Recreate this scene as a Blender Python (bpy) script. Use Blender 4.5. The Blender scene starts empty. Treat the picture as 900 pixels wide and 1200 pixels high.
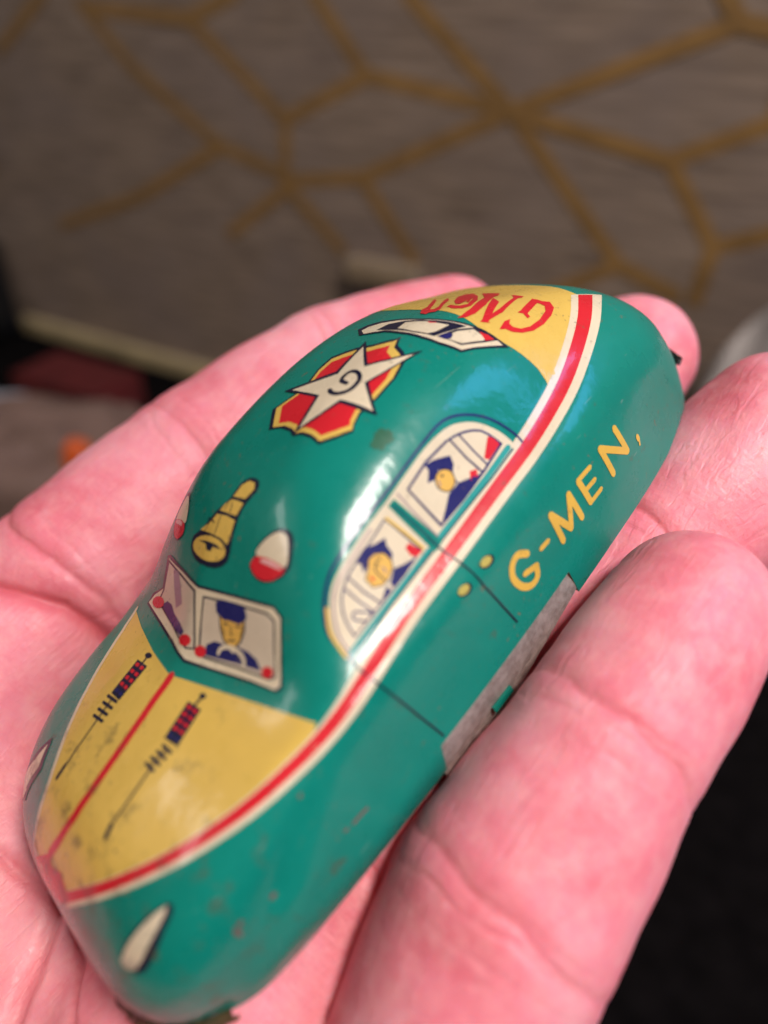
import bpy, math, random
import numpy as np
from mathutils import Vector, Matrix
from mathutils.geometry import delaunay_2d_cdt

# ------------------------------------------------------------------ camera, world, lights, exposure
# the toy is described in its own frame in millimetres: x to the nose, y to its left flank, z up from its rim
CAM_R = np.array([[-0.64974609, 0.64220098, -0.40670372],
                  [0.64956364, 0.19116304, -0.73588298],
                  [-0.39483805, -0.74231704, -0.54135785]])        # camera right, down, forward in the toy's frame
CAM_C = np.array([27.965, 65.866, 61.562])
PITCH = math.radians(35)
Yw = math.cos(PITCH) * CAM_R[2] - math.sin(PITCH) * CAM_R[1]
Zw = -math.sin(PITCH) * CAM_R[2] - math.cos(PITCH) * CAM_R[1]
TOY_ROT = np.array([CAM_R[0], Yw, Zw])                               # toy frame -> world
TOY_POS = np.array([0.0, 0.0, 0.165])                                # the toy is held 16 cm above the floor

def to_world(p):
    return TOY_ROT @ (np.asarray(p, float) * 0.001) + TOY_POS

scene = bpy.context.scene
col = scene.collection
cam_data = bpy.data.cameras.new("camera")
cam = bpy.data.objects.new("camera", cam_data)
col.objects.link(cam)
cam_data.sensor_fit = 'VERTICAL'
cam_data.sensor_height = 36.0
cam_data.lens = 27.0
cam_data.clip_start = 0.005
cam_data.clip_end = 50
cam_data.dof.use_dof = True
cam_data.dof.focus_distance = 0.0850
cam_data.dof.aperture_fstop = 9.6
cam.location = to_world(CAM_C)
cam.rotation_euler = (math.pi / 2 - PITCH, 0, 0)
scene.camera = cam

world = bpy.data.worlds.new("World")
scene.world = world
world.use_nodes = True
bg = world.node_tree.nodes["Background"]
bg.inputs[0].default_value = (1.0, 0.90, 0.82, 1)
bg.inputs[1].default_value = 0.085

def area(name, loc, target, size, power, color, size_y=None):
    l = bpy.data.lights.new(name, 'AREA')
    l.energy = power
    l.color = color
    l.size = size
    if size_y:
        l.shape = 'RECTANGLE'
        l.size_y = size_y
    o = bpy.data.objects.new(name, l)
    col.objects.link(o)
    o.location = loc
    d = Vector(target) - Vector(loc)
    o.rotation_euler = d.to_track_quat('-Z', 'Y').to_euler()
    return o

def from_toy(d, r):
    return tuple(TOY_POS + np.array(d) / np.linalg.norm(d) * r)

area("ceiling_lamp", from_toy((0.35, -0.36, 0.86), 0.75), TOY_POS, 0.15, 5.2, (1.0, 0.90, 0.83))
area("left_window", from_toy((-0.86, -0.02, 0.50), 1.0), TOY_POS, 0.34, 1.0, (1.0, 0.94, 0.92), 0.10)
area("right_window", from_toy((0.73, 0.08, 0.68), 0.8), TOY_POS, 0.30, 5.5, (0.10, 0.42, 1.0), 0.36)
area("back_window", from_toy((0.72, -0.56, 0.41), 1.0), TOY_POS, 0.09, 1.9, (1.0, 0.95, 0.93), 0.26)

scene.view_settings.view_transform = 'Standard'
scene.view_settings.look = 'None'
scene.view_settings.exposure = 0.22
scene.view_settings.gamma = 1.0
scene.render.engine = 'CYCLES'
scene.cycles.use_denoising = True
scene.cycles.max_bounces = 8

# ------------------------------------------------------------------ helpers
def smax(a, b, k):
    h = np.maximum(k - np.abs(a - b), 0) / k
    return np.maximum(a, b) + h * h * k * 0.25

def smin(a, b, k):
    return -smax(-a, -b, k)

class Curve1:
    """smooth 1-D profile through knots (natural cubic spline)"""
    def __init__(self, xs, ys):
        o = np.argsort(xs)
        self.x = np.array(xs, float)[o]
        self.y = np.array(ys, float)[o]
        x, y = self.x, self.y
        n = len(x)
        h = np.diff(x)
        A = np.eye(n)
        r = np.zeros(n)
        for i in range(1, n - 1):
            A[i, i - 1] = h[i - 1]
            A[i, i] = 2 * (h[i - 1] + h[i])
            A[i, i + 1] = h[i]
            r[i] = 6 * ((y[i + 1] - y[i]) / h[i] - (y[i] - y[i - 1]) / h[i - 1])
        self.m = np.linalg.solve(A, r)
    def __call__(self, q):
        x, y, m = self.x, self.y, self.m
        q = np.clip(q, x[0], x[-1])
        i = np.clip(np.searchsorted(x, q) - 1, 0, len(x) - 2)
        h = x[i + 1] - x[i]
        a = (x[i + 1] - q) / h
        b = (q - x[i]) / h
        return a * y[i] + b * y[i + 1] + ((a ** 3 - a) * m[i] + (b ** 3 - b) * m[i + 1]) * h * h / 6

def grad(F, p, e=0.02):
    g = np.empty_like(p)
    for k in range(3):
        d = np.zeros(3)
        d[k] = e
        g[:, k] = (F(p + d) - F(p - d)) / (2 * e)
    return g

def newton(F, p, it=5, step=1.2):
    for _ in range(it):
        g = grad(F, p)
        d = F(p)[:, None] * g / np.maximum((g * g).sum(1), 1e-3)[:, None]
        n = np.linalg.norm(d, axis=1)[:, None]
        p = p - d * np.minimum(1, step / np.maximum(n, 1e-9))
    return p

def surface_nets(F, lo, hi, h):
    lo = np.array(lo, float)
    n = np.ceil((np.array(hi) - lo) / h).astype(int) + 1
    ax = [lo[k] + h * np.arange(n[k]) for k in range(3)]
    val = np.empty(n)
    for i in range(0, n[0], 24):
        X, Y, Z = np.meshgrid(ax[0][i:i + 24], ax[1], ax[2], indexing='ij')
        val[i:i + 24] = F(np.stack([X.ravel(), Y.ravel(), Z.ravel()], 1)).reshape(X.shape)
    s = val < 0
    cnt = np.zeros(n - 1, int)
    for a in (0, 1):
        for b in (0, 1):
            for c in (0, 1):
                cnt += s[a:n[0] - 1 + a, b:n[1] - 1 + b, c:n[2] - 1 + c]
    act = (cnt > 0) & (cnt < 8)
    idx = -np.ones(n - 1, int)
    cells = np.argwhere(act)
    idx[act] = np.arange(len(cells))
    acc = np.zeros((len(cells), 3))
    w = np.zeros(len(cells))
    corners = [(a, b, c) for a in (0, 1) for b in (0, 1) for c in (0, 1)]
    for ca in corners:
        for cb in corners:
            if sum(cb) - sum(ca) == 1 and all(y >= x for x, y in zip(ca, cb)):
                va = val[tuple((cells + ca).T)]
                vb = val[tuple((cells + cb).T)]
                m = (va < 0) != (vb < 0)
                t = np.where(m, va / np.where(m, va - vb, 1), 0)
                acc += np.where(m[:, None], np.array(ca) + t[:, None] * (np.array(cb) - np.array(ca)), 0)
                w += m
    V = lo + h * (cells + acc / w[:, None])
    quads = []
    for k in range(3):
        o1, o2 = [(1, 2), (2, 0), (0, 1)][k]
        sl0 = [slice(None)] * 3
        sl1 = [slice(None)] * 3
        sl0[k] = slice(0, -1)
        sl1[k] = slice(1, None)
        ch = s[tuple(sl0)] != s[tuple(sl1)]
        e = np.argwhere(ch)
        ok = np.ones(len(e), bool)
        for o in (o1, o2):
            ok &= (e[:, o] > 0) & (e[:, o] < n[o] - 1)
        e = e[ok]
        ins = s[tuple(e.T)]
        d1 = np.zeros(3, int); d1[o1] = 1
        d2 = np.zeros(3, int); d2[o2] = 1
        q = np.stack([idx[tuple((e - d1 - d2).T)], idx[tuple((e - d2).T)], idx[tuple(e.T)], idx[tuple((e - d1).T)]], 1)
        quads.append(np.where(ins[:, None], q, q[:, ::-1]))
    return V, np.concatenate(quads)

def subdivide(V, Q):
    """linear quad subdivision"""
    E = np.sort(np.stack([Q, np.roll(Q, -1, 1)], 2).reshape(-1, 2), 1)
    key = E[:, 0].astype(np.int64) * (len(V) + 1) + E[:, 1]
    u, first, inv = np.unique(key, return_index=True, return_inverse=True)
    em = V[E[first]].mean(1)
    fc = V[Q].mean(1)
    nV, nE = len(V), len(u)
    ei = inv.reshape(-1, 4) + nV
    fi = np.arange(len(Q)) + nV + nE
    new = []
    for k in range(4):
        new.append(np.stack([Q[:, k], ei[:, k], fi, ei[:, k - 1]], 1))
    return np.concatenate([V, em, fc]), np.concatenate(new)

def mesh_object(name, V, faces, mats, parent=None, normals=None, mat_index=None, smooth=True):
    """V in metres (world, or toy-frame metres when a parent is given); one mesh object"""
    me = bpy.data.meshes.new(name)
    V = np.asarray(V, np.float32)
    if isinstance(faces, np.ndarray):
        nf, k = faces.shape
        me.vertices.add(len(V))
        me.vertices.foreach_set('co', V.ravel())
        me.loops.add(nf * k)
        me.loops.foreach_set('vertex_index', faces.ravel().astype(np.int32))
        me.polygons.add(nf)
        me.polygons.foreach_set('loop_start', np.arange(0, nf * k, k, dtype=np.int32))
        me.update(calc_edges=True)
    else:
        me.from_pydata(V.tolist(), [], faces)
    me.validate()
    if smooth:
        me.polygons.foreach_set('use_smooth', [True] * len(me.polygons))
    if normals is not None:
        me.normals_split_custom_set_from_vertices(np.asarray(normals, float).tolist())
    for m in (mats if isinstance(mats, (list, tuple)) else [mats]):
        me.materials.append(m)
    if mat_index is not None:
        me.polygons.foreach_set('material_index', np.asarray(mat_index, np.int32))
    me.update()
    o = bpy.data.objects.new(name, me)
    col.objects.link(o)
    if parent is not None:
        o.parent = parent
    return o

def tag(o, label=None, cat=None, group=None, kind=None):
    if label: o['label'] = label
    if cat: o['category'] = cat
    if group: o['group'] = group
    if kind: o['kind'] = kind
    return o

def box_geo(lo, hi):
    (x0, y0, z0), (x1, y1, z1) = lo, hi
    V = [(x0, y0, z0), (x1, y0, z0), (x1, y1, z0), (x0, y1, z0), (x0, y0, z1), (x1, y0, z1), (x1, y1, z1), (x0, y1, z1)]
    F = [(3, 2, 1, 0), (4, 5, 6, 7), (0, 1, 5, 4), (1, 2, 6, 5), (2, 3, 7, 6), (3, 0, 4, 7)]
    return V, F

# ------------------------------------------------------------------ the shape of the toy's pressed tin body (mm)
ROOF = Curve1([22, 17, 13, 9, 4, -2, -9, -15, -21, -27, -32, -38, -44, -50],
              [19.8, 23.6, 26.1, 27.9, 29.6, 31.0, 31.9, 31.9, 31.0, 29.0, 26.9, 24.2, 18.5, 10])
DECK = Curve1([50, 45, 42, 38, 33, 27, 21, 10, 0, -10, -18, -25, -31, -36, -41, -46, -52],
              [5.0, 10.0, 12.3, 14.2, 15.8, 17.1, 17.9, 18.2, 18.2, 18.8, 19.8, 21.4, 23.2, 23.8, 21.8, 16.5, 8])
FALL = Curve1([46, 38, 28, 18, 5, -10, -25, -38, -50], [1.0, 1.2, 1.5, 1.4, 1.2, 1.2, 2.0, 4.5, 6.0])
RIM = Curve1([50, 45, 42.5, 39.5, 36, 30, 12, -10, -20, -30, -50], [3.6, 3.0, 1.9, 0.6, 0.05, 0, 0.1, 1.7, 2.6, 3.1, 3.5])

def body_f(p):
    x, y, z = p[:, 0], p[:, 1], p[:, 2]
    ay = np.abs(y)
    # lower body: rounded plan, sides tucked under at the rim, top deck
    tuck = 0.9 * np.clip((4.0 - z) / 4.0, 0, 2) ** 2
    half_w = 19.3 - 1.3 * np.clip(-(x + 5) / 40, 0, 1.2) ** 1.5 - tuck
    half_w = half_w + 1.0 * np.clip((x - 18) / 14, 0, 1) * np.clip((z - 1) / 6, 0, 1)
    nose_x = 44.2 - 0.010 * np.clip(z - 4, 0, 30) ** 2 - tuck * 0.3
    tail_x = 49.7 - 0.010 * np.clip(z - 4, 0, 30) ** 2 - tuck * 0.6
    lx = np.where(x > 0, nose_x, tail_x) - 12.0
    qx = np.maximum(np.abs(x) - 12.0, 0) / lx
    qy = ay / half_w
    n = np.where(x > 0, 4.8, 3.6)
    g = (qx ** n + qy ** n + 1e-9) ** (1 / n)
    side = (g - 1) * half_w
    bulge = 0.55 * np.exp(-(ay / 9.5) ** 4) * np.clip((x - 19) / 6, 0, 1) * np.clip((43 - x) / 8, 0, 1)
    deck = (z - (DECK(x) - 0.2 - FALL(x) * (ay / 18.0) ** 2.2 + bulge)) * 0.97
    kk = 2.5 + np.where(x > 0, 3.6, 3.2) * np.clip((np.abs(x - 2) - 22) / 16, 0, 1)
    low = smax(side, deck, kk)
    # cabin
    cs = (ay - (18.4 - 1.0 * np.clip(-(x + 8) / 25, 0, 1.5) ** 1.6 - 0.49 * (z - 16.6))) * 0.897
    crown = 0.6 * (ay / 11.0) ** 2
    roof = (z - (ROOF(x) - crown)) * 0.95
    vy = np.sqrt(ay * ay + 0.35)
    ws = 0.664 * (x - 21.2) + 0.165 * vy + 0.732 * (z - 17.8)
    cabin = smax(smax(smax(cs, roof, 6.0), ws, 3.2), side, 2.0)
    return smin(low, cabin, 2.6)

def rim_z(x, y):
    z = RIM(x)
    notch = (x < 10.6) & (x > -12.5) & (np.abs(y) > 8)
    return z + np.where(notch, 3.7 + 0.3 * np.clip((x + 12.5) / 23.1, 0, 1), 0)


# ------------------------------------------------------------------ materials
MATS = {}

def new_mat(name):
    m = bpy.data.materials.new(name)
    m.use_nodes = True
    nt = m.node_tree
    b = nt.nodes["Principled BSDF"]
    MATS[name] = m
    return m, nt, b

def N(nt, kind, **kw):
    n = nt.nodes.new(kind)
    for k, v in kw.items():
        if k in n.inputs:
            n.inputs[k].default_value = v
        else:
            setattr(n, k, v)
    return n

def ramp(nt, src, stops):
    r = nt.nodes.new('ShaderNodeValToRGB')
    e = r.color_ramp.elements
    while len(e) < len(stops):
        e.new(0.5)
    for k, (p, c) in enumerate(stops):
        e[k].position = p
        e[k].color = c if len(c) == 4 else (*c, 1)
    nt.links.new(src, r.inputs[0])
    return r.outputs[0]

def mixc(nt, fac, a, b, mode='MIX'):
    m = nt.nodes.new('ShaderNodeMix')
    m.data_type = 'RGBA'
    m.blend_type = mode
    for sock, v in ((m.inputs[0], fac), (m.inputs[6], a), (m.inputs[7], b)):
        if isinstance(v, (int, float)):
            sock.default_value = v
        elif isinstance(v, tuple):
            sock.default_value = v if len(v) == 4 else (*v, 1)
        else:
            nt.links.new(v, sock)
    return m.outputs[2]

def litho(name, c, rough=0.27, wear=1.0):
    """printed ink under old lacquer on tin: faint mottling, dirt specks, hairline scratches"""
    m, nt, b = new_mat(name)
    L = nt.links.new
    tc = N(nt, 'ShaderNodeTexCoord')
    co = tc.outputs['Object']
    n1 = N(nt, 'ShaderNodeTexNoise', Scale=170.0, Detail=5.0, Roughness=0.65)
    L(co, n1.inputs['Vector'])
    base = mixc(nt, n1.outputs[0], tuple(x * 0.84 for x in c), tuple(min(1, x * 1.13) for x in c))
    # dust-fine specks
    n2 = N(nt, 'ShaderNodeTexNoise', Scale=1500.0, Detail=2.0)
    L(co, n2.inputs['Vector'])
    sp = ramp(nt, n2.outputs[0], [(0.655, (0, 0, 0)), (0.71, (1, 1, 1))])
    n2b = N(nt, 'ShaderNodeTexNoise', Scale=95.0, Detail=2.0)
    L(co, n2b.inputs['Vector'])
    pm = ramp(nt, n2b.outputs[0], [(0.46, (0, 0, 0)), (0.66, (1, 1, 1))])
    f1 = mixc(nt, 1.0, sp, pm, 'MULTIPLY')
    f1 = mixc(nt, 1.0, f1, (0.75 * wear,) * 3, 'MULTIPLY')
    base = mixc(nt, f1, base, (0.16, 0.11, 0.06))
    # grime patches, thickest at the bumped nose
    n3 = N(nt, 'ShaderNodeTexNoise', Scale=330.0, Detail=7.0, Roughness=0.72)
    L(co, n3.inputs['Vector'])
    sx = N(nt, 'ShaderNodeSeparateXYZ')
    L(co, sx.inputs[0])
    mr = N(nt, 'ShaderNodeMapRange')
    L(sx.outputs[0], mr.inputs[0])
    mr.inputs[1].default_value = 0.020
    mr.inputs[2].default_value = 0.046
    mr.inputs[3].default_value = 0.0
    mr.inputs[4].default_value = 0.13
    ad = N(nt, 'ShaderNodeMath', operation='ADD')
    L(n3.outputs[0], ad.inputs[0])
    L(mr.outputs[0], ad.inputs[1])
    g = ramp(nt, ad.outputs[0], [(0.615, (0, 0, 0)), (0.76, (0.75 * wear,) * 3)])
    base = mixc(nt, g, base, (0.085, 0.066, 0.038))
    # pale hairline scratches
    mp = N(nt, 'ShaderNodeMapping')
    mp.inputs['Rotation'].default_value = (0.4, 0.9, 0.6)
    mp.inputs['Scale'].default_value = (110, 4200, 1500)
    L(co, mp.inputs[0])
    n4 = N(nt, 'ShaderNodeTexNoise', Scale=1.0, Detail=1.0)
    L(mp.outputs[0], n4.inputs['Vector'])
    sc = ramp(nt, n4.outputs[0], [(0.76, (0, 0, 0)), (0.80, (0.16 * wear,) * 3)])
    base = mixc(nt, sc, base, (0.55, 0.52, 0.45))
    L(base, b.inputs['Base Color'])
    rr = N(nt, 'ShaderNodeMapRange')
    L(n1.outputs[0], rr.inputs[0])
    rr.inputs[1].default_value = 0.3
    rr.inputs[2].default_value = 0.7
    rr.inputs[3].default_value = rough * 0.8
    rr.inputs[4].default_value = rough * 1.35
    L(rr.outputs[0], b.inputs['Roughness'])
    b.inputs['Specular IOR Level'].default_value = 0.16
    b.inputs['Coat IOR'].default_value = 1.42
    b.inputs['Coat Weight'].default_value = 0.33
    b.inputs['Coat Roughness'].default_value = 0.10
    # slightly rippled lacquer
    n5 = N(nt, 'ShaderNodeTexNoise', Scale=420.0, Detail=3.0)
    L(co, n5.inputs['Vector'])
    bp = N(nt, 'ShaderNodeBump', Strength=0.22, Distance=0.00025)
    L(n5.outputs[0], bp.inputs['Height'])
    L(bp.outputs[0], b.inputs['Normal'])
    L(bp.outputs[0], b.inputs['Coat Normal'])
    return m

litho('green', (0.004, 0.205, 0.155))
litho('teal', (0.03, 0.30, 0.27))
litho('dkteal', (0.008, 0.09, 0.10))
litho('yellow', (0.70, 0.455, 0.095))
litho('gold', (0.68, 0.42, 0.07))
litho('yellowg', (0.48, 0.40, 0.10))
litho('red', (0.62, 0.018, 0.028))
litho('cream', (0.70, 0.585, 0.41))
litho('glassp', (0.62, 0.51, 0.38))
litho('pinkw', (0.75, 0.38, 0.36))
litho('mauve', (0.30, 0.20, 0.24))
litho('navy', (0.018, 0.018, 0.115))
litho('ink', (0.012, 0.013, 0.035))
litho('dirt', (0.16, 0.10, 0.09))
litho('stain', (0.035, 0.13, 0.075))
litho('skiny', (0.72, 0.42, 0.09))

def metal(name, c, c2, rough, metallic, scale, bump=0.3):
    m, nt, b = new_mat(name)
    L = nt.links.new
    tc = N(nt, 'ShaderNodeTexCoord')
    n = N(nt, 'ShaderNodeTexNoise', Scale=scale, Detail=7.0, Roughness=0.7)
    L(tc.outputs['Object'], n.inputs['Vector'])
    L(ramp(nt, n.outputs[0], [(0.40, c), (0.62, c2)]), b.inputs['Base Color'])
    b.inputs['Metallic'].default_value = metallic
    b.inputs['Roughness'].default_value = rough
    bp = N(nt, 'ShaderNodeBump', Strength=bump, Distance=0.0002)
    L(n.outputs[0], bp.inputs['Height'])
    L(bp.outputs[0], b.inputs['Normal'])
    return m

metal('bare_tin', (0.46, 0.40, 0.36), (0.30, 0.25, 0.22), 0.5, 0.35, 900)
metal('raw_edge', (0.42, 0.33, 0.22), (0.12, 0.07, 0.035), 0.45, 0.6, 500)
metal('old_brass', (0.10, 0.085, 0.035), (0.03, 0.022, 0.012), 0.5, 0.5, 320, 0.8)
metal('black_tin', (0.012, 0.011, 0.011), (0.03, 0.028, 0.026), 0.3, 0.2, 300)

# ------------------------------------------------------------------ the toy car
toy = bpy.data.objects.new('tin_toy_car', None)
col.objects.link(toy)
M4 = Matrix([[*TOY_ROT[0], TOY_POS[0]], [*TOY_ROT[1], TOY_POS[1]], [*TOY_ROT[2], TOY_POS[2]], [0, 0, 0, 1]])
toy.matrix_world = M4
tag(toy, 'green and yellow lithographed tin toy police car lying in the open palm', 'toy car')

def normal_of(p):
    g = grad(body_f, p)
    return g / np.linalg.norm(g, axis=1)[:, None]

def build_body():
    V, Q = surface_nets(body_f, (-52, -23, -3.1), (49, 23, 35), 0.5)
    V = newton(body_f, V, 6)
    dz = V[:, 2] - rim_z(V[:, 0], V[:, 1])
    up = dz >= 0
    Q = Q[up[Q].any(1)]
    used = np.unique(Q)
    low = used[~up[used]]
    P = V[low].copy()
    P[:, 2] = rim_z(P[:, 0], P[:, 1])
    for _ in range(6):                                  # slide along the flank to the cut edge
        g = grad(body_f, P)
        g[:, 2] = 0
        P -= body_f(P)[:, None] * g / np.maximum((g * g).sum(1), 0.05)[:, None]
    V[low] = P
    re = -np.ones(len(V), int)
    re[used] = np.arange(len(used))
    V, Q = V[used], re[Q]
    Nn = normal_of(V)
    E = np.stack([Q, np.roll(Q, -1, 1)], 2).reshape(-1, 2)
    k = np.sort(E, 1)
    key = k[:, 0].astype(np.int64) * len(V) + k[:, 1]
    u, inv, c = np.unique(key, return_inverse=True, return_counts=True)
    B = E[c[inv] == 1]
    n = len(V)
    inner = V - 0.35 * Nn
    Vr = np.concatenate([V[B[:, 0]], V[B[:, 1]], inner[B[:, 1]], inner[B[:, 0]]])
    m = len(B)
    Qr = np.stack([np.arange(m) + 2 * n + m, np.arange(m) + 2 * n, np.arange(m) + 2 * n + 3 * m, np.arange(m) + 2 * n + 2 * m], 1)
    allV = np.concatenate([V, inner, Vr]) * 0.001
    allN = np.concatenate([Nn, -Nn, np.tile([0, 0, -1.0], (4 * m, 1))])
    allQ = np.concatenate([Q, Q[:, ::-1] + n, Qr])
    mi = np.concatenate([np.zeros(len(Q)), np.ones(len(Q)), np.full(m, 2)])
    return mesh_object('body', allV, allQ, [MATS['green'], MATS['bare_tin'], MATS['raw_edge']], toy, allN, mi)

body = build_body()
body['label'] = 'glossy green pressed tin shell of the toy car'

# --- flat lithographed prints, laid on the shell. Each line: part;sub-part;layer;ink;chart;kind;width;points (mm)
CHARTS = {'hood': (0.3, 0.1, 1), 'roof': (0.05, 0, 1), 'ws': (.66, 0, .75), 'rear': (-.35, .1, .94), 'side': (0, .8, .6),
          'low': (0, 1, .12), 'stripe': (.12, .62, .77), 'nose': (.75, .5, .45), 'fend': (.45, .7, .55), 'fendl': (.4, -.35, .85)}

def basis(n):
    n = np.array(n, float)
    n /= np.linalg.norm(n)
    a = np.cross([0, 0, 1.], n) if abs(n[2]) < .9 else np.cross(n, [0, 1., 0])
    a /= np.linalg.norm(a)
    return n, a, np.cross(n, a)

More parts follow.
